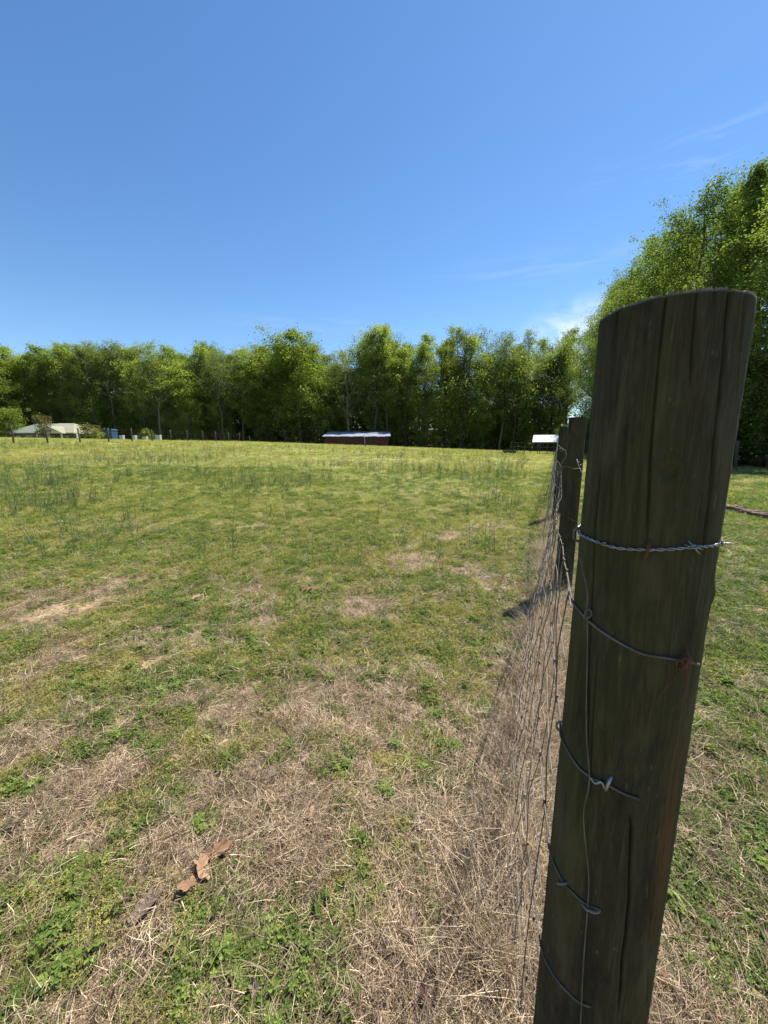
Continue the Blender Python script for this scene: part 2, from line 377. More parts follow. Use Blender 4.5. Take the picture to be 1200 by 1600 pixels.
# ------------------------------------------------------------------ trees
def leaf_quads(cen, size, rng, up=.35, aspect=.6):
    n = len(cen)
    nr = rng.normal(size=(n, 3)); nr[:, 2] = np.abs(nr[:, 2])*(1+up)+up*.6; nr /= np.linalg.norm(nr, axis=1)[:, None]
    a = np.cross(nr, rng.normal(size=(n, 3))); a /= np.linalg.norm(a, axis=1)[:, None]+1e-9
    b_ = np.cross(nr, a); s = (size*rng.uniform(.6, 1.35, n))[:, None]
    v = np.stack([cen-a*s*.5, cen-b_*s*.5*aspect+nr*s*.06, cen+a*s*.5, cen+b_*s*.5*aspect+nr*s*.06], 1).reshape(-1, 3)
    f = np.arange(4*n).reshape(n, 4); return v, f
def make_tree(seed, h, rad, leaf, nleaf, lo=.3, shape='round', mat='leaf_far', bark_='bark', density=1.0, trunks=1, clump=.55):
    rng = np.random.default_rng(seed); mb = MB(); cl = []
    for tk in range(trunks):
        lean = np.clip(rng.normal(0, .025*h, 2), -.05*h, .05*h)*(1 if trunks == 1 else 1.8)
        tp = [np.array([lean[0]*t**1.5+rng.normal(0, .008*h)*(t > 0), lean[1]*t**1.5+rng.normal(0, .008*h)*(t > 0), h*.96*t]) for t in np.linspace(0, 1, 9)]
        r0 = .0095*h+.04
        mb.tube(tp, [r0*1.35]+[r0*(1-t*.88) for t in np.linspace(0.1, 1, 8)], 7)
        nl = int((20+h*1.1)*density/trunks**.5)
        for k in range(nl):
            t = lo+(1-lo)*((k+rng.uniform(0, 1))/nl)**.85; t = min(t, .985)
            i = min(int(t*8), 7); base = tp[i]+(tp[i+1]-tp[i])*(t*8-i)
            q = (t-lo)/(1-lo)
            if shape == 'round': prof = math.sin(math.pi*min(1, q*.82+.17))**.7
            elif shape == 'slender': prof = .35+.65*math.sin(math.pi*min(1, .25+q*.72))
            elif shape == 'spire': prof = max(.08, 1-q)**.8
            else: prof = math.sin(math.pi*(q*.6+.3))
            ln = rad*prof*rng.uniform(.65, 1.15); w = rng.uniform(0, 2*math.pi)
            rise = {'round': .7, 'slender': 1.0, 'spire': .12, 'vase': .85}[shape]*rng.uniform(.5, 1.4)
            d = np.array([math.cos(w), math.sin(w), rise]); d /= np.linalg.norm(d[:2])+rise*.25
            ln = min(ln, max(.25*ln, (h*.99-base[2])/max(.2, d[2]+.12)))
            pts = [base+d*ln*s_+np.array([0, 0, (.12*s_*s_)*ln*(1 if shape != 'spire' else -1)])+rng.normal(0, .03*ln, 3)*(s_ > 0) for s_ in (0, .35, .7, 1)]
            br = r0*(1-t)*.38+.012*max(1, h/16)
            mb.tube(pts, [br, br*.7, br*.42, br*.15], 4, caps=False)
            for s_ in (.4, .6, .78, .92, 1.0):
                i2 = min(int(s_*2.999), 2); c0 = pts[i2]+(pts[i2+1]-pts[i2])*min(1, (s_*3-i2))
                off = np.clip(rng.normal(0, 1, 3), -1.5, 1.5)*min(ln*.24, 1.0)
                c1 = c0+off
                if rng.random() < .6: mb.tube([c0, (c0+c1)/2+rng.normal(0, .05, 3), c1], [br*.35, br*.25, br*.1], 3, caps=False)
                cl.append((c1, rng.uniform(.6, 1.2)*clump*(.6+.08*ln), rng.uniform(0, 1)))
        if shape in ('spire', 'round'): cl.append((tp[-1]*np.array([1, 1, .985]), clump*.4, rng.uniform(0, 1)))
    cc = np.array([c[0] for c in cl]); cr = np.array([c[1] for c in cl]); ct = np.array([c[2] for c in cl])
    wt = cr**2; wt /= wt.sum(); idx = rng.choice(len(cl), nleaf, p=wt)
    g_ = rng.normal(size=(nleaf, 3)); g_ /= np.linalg.norm(g_, axis=1)[:, None]; g_ *= rng.uniform(0, 1, (nleaf, 1))**.5*np.where(rng.uniform(0, 1, (nleaf, 1)) < .25, 1.9, 1)
    cen = cc[idx]+g_*cr[idx][:, None]*np.array([1.1, 1.1, .95])
    v, f = leaf_quads(cen, leaf, rng)
    tint = np.clip(.32+.36*ct[idx]+rng.normal(0, .13, nleaf), 0.05, 1)
    crown = npmesh('crown', v, f, False, np.repeat(tint, 4)); crown.materials.append(M[mat])
    trunk = mb.mesh('trunk', True); trunk.materials.append(M[bark_])
    return trunk, crown
def place_tree(proto, name, loc, s, rz, label, cat='tree', group=None, sz=None):
    e = empty(name, loc, rz); e.scale = (s, s, sz or s); tag(e, label, cat, group)
    link('trunk', proto[0], e); link('crown', proto[1], e); return e

FAR = {
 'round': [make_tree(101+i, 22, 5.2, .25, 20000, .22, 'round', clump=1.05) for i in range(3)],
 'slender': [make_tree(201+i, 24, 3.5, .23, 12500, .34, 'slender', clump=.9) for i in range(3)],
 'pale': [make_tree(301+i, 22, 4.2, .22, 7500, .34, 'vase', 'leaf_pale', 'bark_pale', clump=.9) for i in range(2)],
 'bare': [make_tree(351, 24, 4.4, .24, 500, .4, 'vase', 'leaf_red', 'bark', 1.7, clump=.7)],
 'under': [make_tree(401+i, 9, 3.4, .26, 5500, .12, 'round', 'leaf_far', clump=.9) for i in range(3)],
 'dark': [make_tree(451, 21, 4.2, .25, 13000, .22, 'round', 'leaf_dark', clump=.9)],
}
def tz(x, y): return Hs(x, y)-.15
tr = random.Random(5)
# height of the wood's skyline over the picture, in the photo's pixel rows
SKY = [(-150, 545), (0, 533), (40, 537), (62, 552), (80, 537), (130, 537), (190, 528), (230, 534), (300, 534), (330, 528), (380, 540), (425, 528), (470, 516), (500, 530), (525, 556), (555, 566), (565, 520), (600, 508),
       (630, 516), (650, 512), (675, 508), (705, 503), (750, 515), (775, 505), (815, 517), (840, 530), (860, 512), (885, 512), (900, 572), (950, 565), (1100, 540)]
def skyh(x, y):
    px = 600+600*x/y; py = np.interp(px, [a for a, _ in SKY], [b_ for _, b_ in SKY])
    return at(px, float(py), y).z - tz(x, y)
def where(px):
    for lim, t_ in ((20, 'at the left end of the far treeline'), (135, 'behind the green roofed house'), (270, 'behind the white boxes'), (420, 'left of centre behind the fence posts'),
                    (500, 'just left of the red barn'), (615, 'behind the red barn'), (700, 'just right of the red barn'), (790, 'between barn and white roofed shelter'), (900, 'behind the white roofed shelter')):
        if px < lim: return t_
    return 'where the far treeline meets the right hand wood'
ADJ = {'round': 'tall broad crowned green tree', 'slender': 'tall slender tree with narrow airy crown', 'pale': 'tall thinly leafed pale green tree', 'dark': 'tall dark green tree', 'bare': 'tall nearly leafless tree', 'under': 'low bushy green tree'}
GRP = {k: v + 's of the far treeline' for k, v in ADJ.items()}
count = 0
for row, (Y0, step, hs_) in enumerate(((81.5, 3.7, .93), (86, 3.6, 1.0), (92, 4.4, .97))):
    x = -98.0
    while x < 42:
        xx = x+tr.uniform(-1, 1); yy = Y0+tr.uniform(-1.8, 1.8); px = 600+600*xx/yy
        if row < 2 and xx > 41: break
        if row == 0 and (-76 < xx < -52 or -15 < xx < 4): yy += 5.5
        hh = skyh(xx, yy)*hs_*tr.uniform(.86, 1.03)*(.78 if row == 2 and 545 < px < 790 else 1)
        if px < 400: kind = tr.choices(['round', 'slender', 'pale', 'dark'], [5, 4, 2, .7])[0]
        elif px < 520: kind = tr.choices(['round', 'slender', 'dark'], [6, 2, 1])[0]
        else: kind = tr.choices(['round', 'slender', 'pale', 'dark'], [2.5, 6, 2, .5])[0]
        p = tr.choice(FAR[kind]); s = hh/(22 if kind != 'slender' else 24)
        name = {'round': 'broadleaf_tree', 'slender': 'poplar_tree', 'pale': 'maple_tree', 'dark': 'oak_tree'}[kind]
        place_tree(p, name, (xx, yy, tz(xx, yy)), tr.uniform(.92, 1.12), tr.uniform(0, 6.28), ADJ[kind]+' '+where(px), 'tree', GRP[kind]+' '+where(px), s)
        count += 1; x += step*tr.uniform(.8, 1.25)
# low trees filling the wood edge
x = -92.0
while x < 34:
    xx = x+tr.uniform(-.8, .8); yy = tr.choice((79.3, 80.6, 83.5, 88.5, 94))+tr.uniform(-.6, .6); px = 600+600*xx/yy
    s = tr.uniform(.55, 1.35)
    if yy < 82 and (-73 < xx < -55 or -12 < xx < 2): s *= .8; yy += 5
    place_tree(tr.choice(FAR['under']), 'understorey_tree', (xx, yy, tz(xx, yy)), s, tr.uniform(0, 6.28), ADJ['under']+' '+where(px), 'tree', GRP['under']+' '+where(px))
    x += 2.3*tr.uniform(.7, 1.3)
def special(kind, k, px, top, Y_, s, name, label):
    q = at(px, top, Y_); h0 = {'under': 9}.get(kind, 24 if kind in ('slender', 'bare') else 22); z0 = tz(q.x, Y_)
    place_tree(FAR[kind][k], name, (q.x, Y_, z0), s, k*1.3+px, label, 'tree', None, (q.z-z0)/h0)
special('round', 1, 466, 515, 80.5, 1.35, 'broadleaf_tree', 'widest rounded green crown in the far treeline, left of the red barn')
special('slender', 1, 583, 512, 80.2, 1.25, 'poplar_tree', 'airy tree with open crown standing highest right behind the red barn roof')
special('slender', 0, 606, 507, 81.0, 1.1, 'poplar_tree', 'airy narrow tree just right of the red barn end wall')
special('bare', 0, 728, 510, 80.5, 1.15, 'bare_tree', 'nearly leafless grey tree with many upright branches against the sky')
special('pale', 0, 545, 552, 80, 1.2, 'maple_tree', 'brownish pale thinly leafed tree in the dip of the skyline above the red barn')
special('under', 0, 700, 598, 79.6, 1.25, 'understorey_tree', 'bright leafy low tree at the wood edge right of the red barn')
special('under', 1, 810, 565, 79.0, 1.35, 'understorey_tree', 'bright spreading mid height tree left of the white roofed shelter')
special('under', 2, 10, 640, 70, .8, 'understorey_tree', 'bright yellow green bushy tree at the left edge beside the house')
special('under', 1, 294, 626, 79, .75, 'understorey_tree', 'small bright umbrella shaped tree against the dark wood left of the barn')

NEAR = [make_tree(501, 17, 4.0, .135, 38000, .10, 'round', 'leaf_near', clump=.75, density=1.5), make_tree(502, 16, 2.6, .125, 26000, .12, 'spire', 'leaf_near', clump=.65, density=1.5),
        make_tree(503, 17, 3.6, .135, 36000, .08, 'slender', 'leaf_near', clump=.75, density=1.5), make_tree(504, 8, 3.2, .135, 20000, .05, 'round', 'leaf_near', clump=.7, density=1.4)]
rw = [ # x, y, proto, height, width scale, label
 (21.6, 21.5, 0, 15.2, .95, 'tall leafy tree at the right picture edge above the wooden post'),
 (21.0, 24.5, 1, 16.1, 1.0, 'pointed tree rising highest at the right picture edge'),
 (23.2, 28.5, 1, 15.6, .9, 'dark pointed tree with a spire top right above the big post'),
 (22.0, 28.0, 2, 14.0, .95, 'leafy tree in the right hand wood behind the top of the big post'),
 (23.8, 34.5, 2, 17.2, .95, 'slender leafy tree just left of the spire topped tree'),
 (22.6, 31.0, 0, 11.5, .9, 'bright rounded tree overhanging the field right of the big post'),
 (25.0, 39.5, 2, 17.0, 1.0, 'leafy tree above the middle of the big post top'),
 (26.2, 44.5, 0, 16.5, 1.0, 'rounded tree above the left part of the big post top'),
 (29.8, 49.5, 0, 17.6, 1.0, 'rounded tree stepping down towards the far treeline'),
 (32.8, 55.5, 2, 18.8, 1.0, 'slender tree seen just left of the big post top'),
 (36.0, 62.0, 0, 18.5, 1.0, 'tree between the far treeline and the big post'),
 (37.5, 69.0, 2, 19.5, 1.0, 'slender tree at the corner where the two woods meet'),
 (25.5, 18.0, 2, 15.0, 1.0, None), (26.5, 24.0, 0, 16.0, 1.0, None), (28.0, 31.0, 0, 16.5, 1.0, None), (29.5, 38.0, 2, 17.5, 1.0, None), (31.5, 45.0, 0, 17.0, 1.1, None),
 (35.5, 52.0, 2, 18.5, 1.1, None), (40.0, 60.0, 0, 18.5, 1.1, None), (38.0, 70.0, 0, 20.0, 1.2, None), (32.0, 24.0, 0, 15.0, 1.1, None), (24.0, 14.5, 0, 13.5, .9, None)]
h0s = (17, 16, 17, 8)
def edge_h(x, y):
    h = 15.
    for _ in range(8):
        z = h+tz(x, y)-EYE; px = 600+600*x/(y*cp-z*sp)
        py = float(np.interp(px, [900, 930, 950, 1000, 1045, 1060, 1100, 1120, 1150, 1180, 1200, 1300], [505, 487, 470, 428, 395, 372, 345, 318, 288, 252, 245, 235]))
        v = -(py-800)/600; h = .5*h+.5*(y*(-sp+v*cp)/(cp+v*sp)+EYE-tz(x, y))
    return h
for x, y, k, h_, s, lb in rw:
    h_ = edge_h(x, y)*(1.02 if lb and k != 0 else .96) if not (lb and 'bright rounded' in lb) else h_
    s *= 1.1
    place_tree(NEAR[k], 'spire_tree' if k == 1 else 'broadleaf_tree', (x, y, tz(x, y)), s, tr.uniform(0, 6.28), lb or 'leafy green tree deeper inside the right hand wood', 'tree', 'trees of the right hand wood', h_/h0s[k])
for i in range(36):
    y = 12.5+i*1.9+tr.uniform(-.7, .7); x = float(wood_edge(y))+tr.uniform(2.4, 7.5); s = tr.uniform(.45, .85)
    place_tree(NEAR[3], 'understorey_tree', (x, y, tz(x, y)), s, tr.uniform(0, 6.28), 'low bushy tree along the edge of the right hand wood', 'tree', 'low trees at the edge of the right hand wood')
# shrubs by the house
shrub_r = make_tree(601, 3, 1.6, .22, 1500, .05, 'round', 'leaf_red', clump=.5)
shrub_g = make_tree(602, 3, 1.6, .22, 1500, .05, 'round', 'leaf_far', clump=.5)
for px, Y_, pr, s, sz, nm, lb in ((77, 66, shrub_r, .85, 1.35, 'shrub', 'reddish green shrub in front of the middle of the house roof'), (146, 66.5, shrub_r, 1.1, .95, 'shrub', 'wide reddish shrub between the house and the blue shed'),
                          (158, 69.5, shrub_g, 1.0, .95, 'shrub', 'green shrub touching the left side of the blue shed'), (236, 72, shrub_g, .9, 1.15, 'shrub', 'yellow green shrub behind the white boxes')):
    x = (px-600)/600*Y_; place_tree(pr, nm, (x, Y_, tz(x, Y_)), s, 1.0, lb, 'shrub', None, sz)

# dense undergrowth closing the wood at the back: one mass
rng = np.random.default_rng(77); cen = []
def mound(n, x0, x1, y0, y1, hmax):
    x = rng.uniform(x0, x1, n); y = rng.uniform(y0, y1, n)
    top = hmax*(.45+.75*fbm(x, y, 4.5, 61)); z = H(x, y)+rng.uniform(0, 1, n)**.8*top
    return np.stack([x, y, z], 1)
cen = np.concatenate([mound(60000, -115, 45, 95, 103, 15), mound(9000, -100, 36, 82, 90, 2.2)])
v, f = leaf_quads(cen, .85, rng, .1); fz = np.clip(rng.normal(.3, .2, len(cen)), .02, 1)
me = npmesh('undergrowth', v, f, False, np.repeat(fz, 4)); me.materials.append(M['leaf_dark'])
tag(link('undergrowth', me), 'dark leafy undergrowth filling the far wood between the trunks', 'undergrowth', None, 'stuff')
n = 26000; y = rng.uniform(12, 80, n); x = wood_edge(y)+6+rng.uniform(0, 1, n)*(4+y*.05); z = H(x, y)+rng.uniform(0, 1, n)**.9*9*(.4+.8*fbm(x, y, 3, 63))
v, f = leaf_quads(np.stack([x, y, z], 1), .55, rng, .1); fz = np.clip(rng.normal(.35, .2, n), .02, 1)
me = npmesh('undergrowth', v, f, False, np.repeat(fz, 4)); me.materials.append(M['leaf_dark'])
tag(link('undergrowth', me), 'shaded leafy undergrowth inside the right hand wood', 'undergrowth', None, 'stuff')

# ------------------------------------------------------------------ buildings beyond the brow
def wpx(px, Y_): return (px-600)/600*Y_
# red barn
Yb = 68; xl, xr = wpx(508, Yb), wpx(608, Yb)*1.0; zb = Hs(-5, 69)-.1; ze = 1.45+13.5/600*Yb; zr = 1.45+20/600*(Yb+7)
barn = tag(empty('barn', ((xl+xr)/2, Yb+3.5, zb)), 'long low dark red barn with shiny pale metal roof beyond the brow', 'barn')
bx_ = (xl+xr)/2; by_ = Yb+3.5
mb = MB()
for (c, d) in (((0, -3.44, (ze-zb)/2-.05), (xr-xl-.3, .1, ze-zb-.1)), ((0, 3.4, (ze-zb)/2+.2), (xr-xl-.3, .1, ze-zb+.4)), ((-(xr-xl)/2+.2, 0, (ze-zb)/2), (.1, 6.7, ze-zb-.05)), (((xr-xl)/2-.2, 0, (ze-zb)/2), (.1, 6.7, ze-zb-.05))): mb.box(c, d)
mb.build('wall', M['barn_red'], barn)
pm = None; npan = 12; pw = (xr-xl-.3)/npan
for i in range(npan):
    if i in (3, 8): continue
    if pm is None:
        q = MB(); q.box((0, 0, 0), (pw-.06, .05, ze-zb-.25)); pm = q.mesh('wall_panel'); pm.materials.append(M['barn_red'])
    o = link('wall_panel', pm, barn); o.location = (-(xr-xl-.3)/2+pw*(i+.5), -3.52, (ze-zb)/2-.08)
for i in (3, 8):
    q = MB(); q.box((-(xr-xl-.3)/2+pw*(i+.5), -3.53, 1.15), (pw-.1, .07, 2.2)); q.build('door', M['barn_trim'], barn)
slope_n = 15; rw_ = (xr-xl+.5)/slope_n
for i in range(slope_n):
    q = MB(); x0 = -(xr-xl+.5)/2+rw_*i; x1 = x0+rw_-.02; dz = .05*math.sin(i*1.9)+.03*math.sin(i*4.1)
    q.add([(x0, -3.9, ze-zb-.05+dz), (x1, -3.9, ze-zb-.03+dz*.5), (x1, 3.8, zr-zb), (x0, 3.8, zr-zb+dz*.3), (x0, -3.9, ze-zb-.13), (x1, -3.9, ze-zb-.13), (x1, 3.8, zr-zb-.08), (x0, 3.8, zr-zb-.08)],
          [(0, 1, 2, 3), (7, 6, 5, 4), (0, 4, 5, 1), (1, 5, 6, 2), (2, 6, 7, 3), (3, 7, 4, 0)]); q.build('roof_sheet', M['barn_roof'], barn)
q = MB(); q.box((0, 3.86, zr-zb+.02), (xr-xl+.6, .22, .14)); q.build('roof_ridge', M['barn_trim'], barn)

# house
Yh = 69; zg = Hs(-60, 70)-.05; X0, X1 = wpx(14, Yh), wpx(130, Yh); zE = 1.45+18.5/600*Yh; zR = 1.45+32/600*(Yh+4.5)
house = tag(empty('house', ((X0+X1)/2, Yh+4, zg)), 'low house with pale green hipped roof and porch behind the fence at left', 'house')
wE, wR = zE-zg, zR-zg; hw = (X1-X0)/2
q = MB(); q.box((0, 0, wE/2-.02), (2*hw-1.6, 7.0, wE-.04)); q.build('wall', M['house_wall'], house)
q = MB(); a = hw; v = [(-a, -4, wE), (a*.3, -4, wE), (a*.3, 4, wE), (-a, 4, wE), (-a+3.2, 0, wR), (a*.1, 0, wR)]
v += [(p[0], p[1], p[2]-.16) for p in v[:4]]
q.add(v, [(0, 1, 5, 4), (1, 2, 5), (2, 3, 4, 5), (3, 0, 4), (0, 6, 7, 1), (1, 7, 8, 2), (2, 8, 9, 3), (3, 9, 6, 0), (9, 8, 7, 6)]); q.build('roof', M['green_roof'], house)
q = MB(); v = [(a*.05, -4.7, wE-.02), (a, -4.7, wE-.02), (a, 3.9, wE-.02), (a*.05, 3.9, wE-.02), (a*.08, -.2, wR+.03), (a-3.3, -.2, wR+.03)]; v += [(p[0], p[1], p[2]-.16) for p in v[:4]]
q.add(v, [(0, 1, 5, 4), (1, 2, 5), (2, 3, 4, 5), (3, 0, 4), (0, 6, 7, 1), (1, 7, 8, 2), (2, 8, 9, 3), (3, 9, 6, 0), (9, 8, 7, 6)]); q.build('roof', M['tan_roof'], house)
q = MB(); gx = a*.42; v = [(gx-2.3, -5.3, wE-.15), (gx+2.3, -5.3, wE-.15), (gx, -5.3, wE+.95), (gx-2.3, -5.1, wE-.15), (gx+2.3, -5.1, wE-.15), (gx, -5.1, wE+.95)]
q.add(v, [(0, 1, 2), (5, 4, 3), (0, 3, 4, 1), (1, 4, 5, 2), (2, 5, 3, 0)]); gb = q.build('porch_gable', M['cream'], house)
q = MB(); q.box((gx, -5.36, wE+.28), (.9, .06, .3)); q.build('vent', M['glass'], gb)
for s in (-1, 1):
    q = MB(); v = [(gx+s*2.5, -5.5, wE-.2), (gx, -5.5, wE+1.05), (gx, -1.8, wE+1.05), (gx+s*2.5, -3.2, wE-.2)]; v += [(p[0], p[1], p[2]+.1) for p in v]
    q.add(v, [(3, 2, 1, 0), (4, 5, 6, 7), (0, 1, 5, 4), (1, 2, 6, 5), (2, 3, 7, 6), (3, 0, 4, 7)]); q.build('porch_roof', M['tan_roof'], house)
for xx in (gx-2.1, gx+2.1, gx+4.2, gx-.1):
    q = MB(); q.box((xx, -5.2 if abs(xx-gx) < 2.2 else -4.5, wE/2-.12), (.2, .2, wE-.2)); q.build('porch_post', M['cream'], house)
for xx in (-a+2.2, -a+4.4, -a+6.4, a*.25, a*.62):
    q = MB(); q.box((xx, -3.52, wE*.55), (1.1, .06, 1.1)); w_ = q.build('window', M['cream'], house)
    q = MB(); q.box((xx, -3.57, wE*.55), (.92, .06, .92)); q.build('pane', M['glass'], w_)

# blue shed, pale car shape, white boxes
Yq = 70
def prism_thing(name, px0, px1, Y_, top_py, depth, mat, label, cat, roof=None):
    x0, x1 = wpx(px0, Y_), wpx(px1, Y_); z0 = Hs((x0+x1)/2, Y_+depth/2)-.05; zt = at(px0, top_py, Y_).z
    e = tag(empty(name, ((x0+x1)/2, Y_+depth/2, z0)), label, cat); w = x1-x0; h_ = zt-z0
    q = MB(); q.box((0, 0, h_*.46), (w, depth, h_*.92)); q.build('body', mat, e)
    q = MB(); q.box((0, 0, h_*.96), (w*1.1, depth*1.1, h_*.075), 0, .5, .9); q.build('lid' if cat == 'box' else 'roof', roof or mat, e)
    return e, w, h_
e, w, h_ = prism_thing('shed', 170, 183, Yq, 670, 1.6, M['blue_plastic'], 'narrow blue shed standing right of the house', 'shed')
q = MB(); q.box((-.1, -.83, h_*.42), (w*.55, .05, h_*.75)); d_ = q.build('door', M['blue_plastic'], e); q = MB(); q.box((.2, -.88, h_*.42), (.04, .04, .2)); q.build('handle', M['glass'], d_)
for k, (a0, a1, tp_, lb) in enumerate(((194, 199, 680, 'small white box nearest the blue shed'), (213, 218, 680, 'white box second from the blue shed'), (229, 235, 682, 'low white box between two others right of the blue shed'), (249, 256, 679.5, 'rightmost and widest cream white box'))):
    e, w, h_ = prism_thing('white_box', a0, a1, 68.5+k*.3, tp_, .6, M['white_paint'], lb, 'box'); e['group'] = 'white boxes in a row beyond the fence'
    for j in (.3, .6):
        q = MB(); q.box((0, -.32, h_*j), (w*.96, .03, .04)); q.build('band', M['cream'], e)
# parked white vehicle, tiny
Yc_ = 70.5; xc = wpx(188, Yc_); car = tag(empty('parked_car', (xc, Yc_+1, Hs(xc, Yc_+1))), 'small pale blue and white car half hidden beside the blue shed', 'car')
q = MB(); zc = at(188, 683, Yc_).z-Hs(xc, Yc_+1); prof = [(-1.9, .3), (1.9, .3), (1.95, .85), (1.1, .95), (.55, 1.4), (-1.0, 1.42), (-1.6, .95), (-1.95, .85)]
v = [(x_*.5, -.85, z_+.2) for x_, z_ in prof]+[(x_*.5, .85, z_+.2) for x_, z_ in prof]; n8 = len(prof)
q.add(v, [tuple(range(n8)), tuple(range(2*n8-1, n8-1, -1))]+[(i, i+n8, (i+1) % n8+n8, (i+1) % n8) for i in range(n8)]); q.build('body', M['white_paint'], car)
q = MB(); q.add([(-.5, -.87, 1.2), (.42, -.87, 1.2), (.22, -.87, 1.52), (-.42, -.87, 1.52)], [(0, 1, 2, 3)]); q.build('side_window', M['glass'], car)
for xx in (-.6, .6):
    q = MB(); q.tube([(xx, -.9, .32), (xx, -.7, .32)], .3, 12); w_ = q.build('wheel', M['glass'], car); q = MB(); q.tube([(xx, -.92, .32), (xx, -.89, .32)], .17, 10); q.build('rim', M['galv'], w_)

# white roofed shelter
Ys = 60; x0, x1 = wpx(836, Ys), wpx(884, Ys); z0 = Hs(28, Ys+1.5)-.05
e = tag(empty('shelter', ((x0+x1)/2, Ys+1.5, z0), -.40), 'small open animal shelter with sloping white sheet roof at the far fence corner', 'shelter')
zf = at(836, 690.5, Ys).z-z0; zk = at(836, 679.5, Ys+3).z-z0; w = x1-x0
for i in range(6):
    a0 = -w/2+w/6*i; a1 = a0+w/6-.02; q = MB(); v = [(a0, -1.7, zf), (a1, -1.7, zf), (a1, 1.7, zk), (a0, 1.7, zk)]; v += [(p[0], p[1], p[2]-.05) for p in v]
    q.add(v, [(0, 1, 2, 3), (7, 6, 5, 4), (0, 4, 5, 1), (1, 5, 6, 2), (2, 6, 7, 3), (3, 7, 4, 0)]); q.build('roof_sheet', M['white_roof'], e)
for xx in (-w/2+.2, -w/6, w/6, w/2-.2):
    for yy, zz in ((-1.5, zf), (1.5, zk)): q = MB(); q.box((xx, yy, zz/2-.03), (.12, .12, zz-.08)); q.build('post', M['dark_wood'], e)
q = MB(); q.box((0, 1.62, zk*.45), (w-.3, .05, zk*.8)); q.build('back_panel', M['dark_wood'], e)
# pale boards on the ground right of barn, trough
xk, yk = wpx(626, 70), 70
e = tag(empty('board_pile', (xk, yk, Hs(xk, yk))), 'low pile of pale grey boards right of the red barn', 'boards')
for i in range(6): q = MB(); q.box((tr.uniform(-.2, .2), -.5+.25*(i % 4), .75+.14*(i//4)+i*.02), (3.4, .2, .08), tr.uniform(-.05, .05)); q.build('board', M['pale_wood'], e)
for xx in (-1.2, 1.2): q = MB(); q.box((xx, 0, .35), (.15, 1.2, .66)); q.build('support', M['dark_wood'], e)
gx_, gy_ = ground(796, 709)
e = tag(empty('feed_trough', (gx_, gy_, Hs(gx_, gy_))), 'small dark low feed trough on the grass before the far fence', 'trough')
q = MB(); q.box((0, 0, .16), (1.0, .45, .22), 0, .5, 1.15); q.build('tub', M['dark_wood'], e); q = MB(); q.tube([(-.6, -.26, .3), (.6, -.26, .3), (.6, .26, .3), (-.6, .26, .3), (-.6, -.26, .3)], .025, 6); q.build('rim', M['dark_wood'], e)

# ------------------------------------------------------------------ distant fences
pr_ = MB(); pr_.tube([(0, 0, -.2), (.01, 0, .5), (0, .01, 1.0), (.005, 0, 1.42)], [.075, .07, .07, .066], 10); post_far = pr_.mesh('post', True); post_far.materials.append(M['far_post'])
def far_fence(name, pts, label, wires=(1.25, .95, .65, .35), h_=1.0, r=.0035, lean=.04, thick=1.0, cat='fence'):
    e = tag(empty(name, (pts[0][0], pts[0][1], Hs(*pts[0]))), label, cat); o0 = Vector(e.location)
    for x, y in pts:
        o = link('post', post_far, e); o.location = Vector((x, y, Hs(x, y)))-o0; o.rotation_euler = (tr.uniform(-lean, lean), tr.uniform(-lean, lean), tr.uniform(0, 6)); o.scale = (thick, thick, h_*tr.uniform(.93, 1.08))
    for w_ in wires:
        q = MB(); q.tube([Vector((x, y-.07, Hs(x, y)+w_+tr.uniform(-.02, .02)))-o0 for x, y in pts], r, 4); q.build('wire', M['old_wire'], e)
    return e
fp = []
for px, hpx in ((-28, 25), (30.6, 25), (83, 24), (133, 22.5), (177, 21), (213, 19.5), (244, 18.3), (273, 17.2), (298, 16.3), (322, 15.4), (342, 14.7), (361, 14), (378, 13.4), (394, 12.8), (408, 12.3), (421, 11.8), (433, 11.4)):
    y = 1.42*600/hpx; fp.append((wpx(px, y)*1.0, y))
far_fence('wire_fence', fp, 'line of dark wooden posts with wire crossing the far left of the field', thick=.95)
far_fence('wire_fence', [(wpx(p, 39.5), 39.5+.05*i) for i, p in enumerate((862, 852, 841, 838, 828, 818, 808, 797))], 'short row of dark posts with mesh closing the far end of the field', (1.1, .7, .3), .75, .004, .02, .5)
far_fence('wire_fence', [(wood_edge(y)-1.2+.15*math.sin(y), y) for y in np.arange(6, 60, 3.4)], 'thin wire fence with posts running along the edge of the right hand wood', (1.25, .9, .5), 1.0, .006)
sx_, sy_ = ground(571, 698)
e = tag(empty('stake', (sx_, sy_, Hs(sx_, sy_))), 'thin pale leaning stake in the field in front of the red barn', 'stake')
q = MB(); q.tube([(0, 0, -.1), (-.06, 0, .6), (-.18, 0, 1.55)], [.03, .028, .022], 8); q.build('pole', M['pale_wood'], e); q = MB(); q.box((0, 0, .08), (.14, .1, .3), .3, .5, .8); q.build('foot_block', M['dark_wood'], e)

# ------------------------------------------------------------------ near fence
fence = tag(empty('wire_fence', (P1[0], P1[1], 0)), 'near fence of round timber posts with sagging woven wire and barbed wire beside the field', 'fence')
FO = Vector((P1[0], P1[1], 0))
RP = .085; HT = EYE+.177
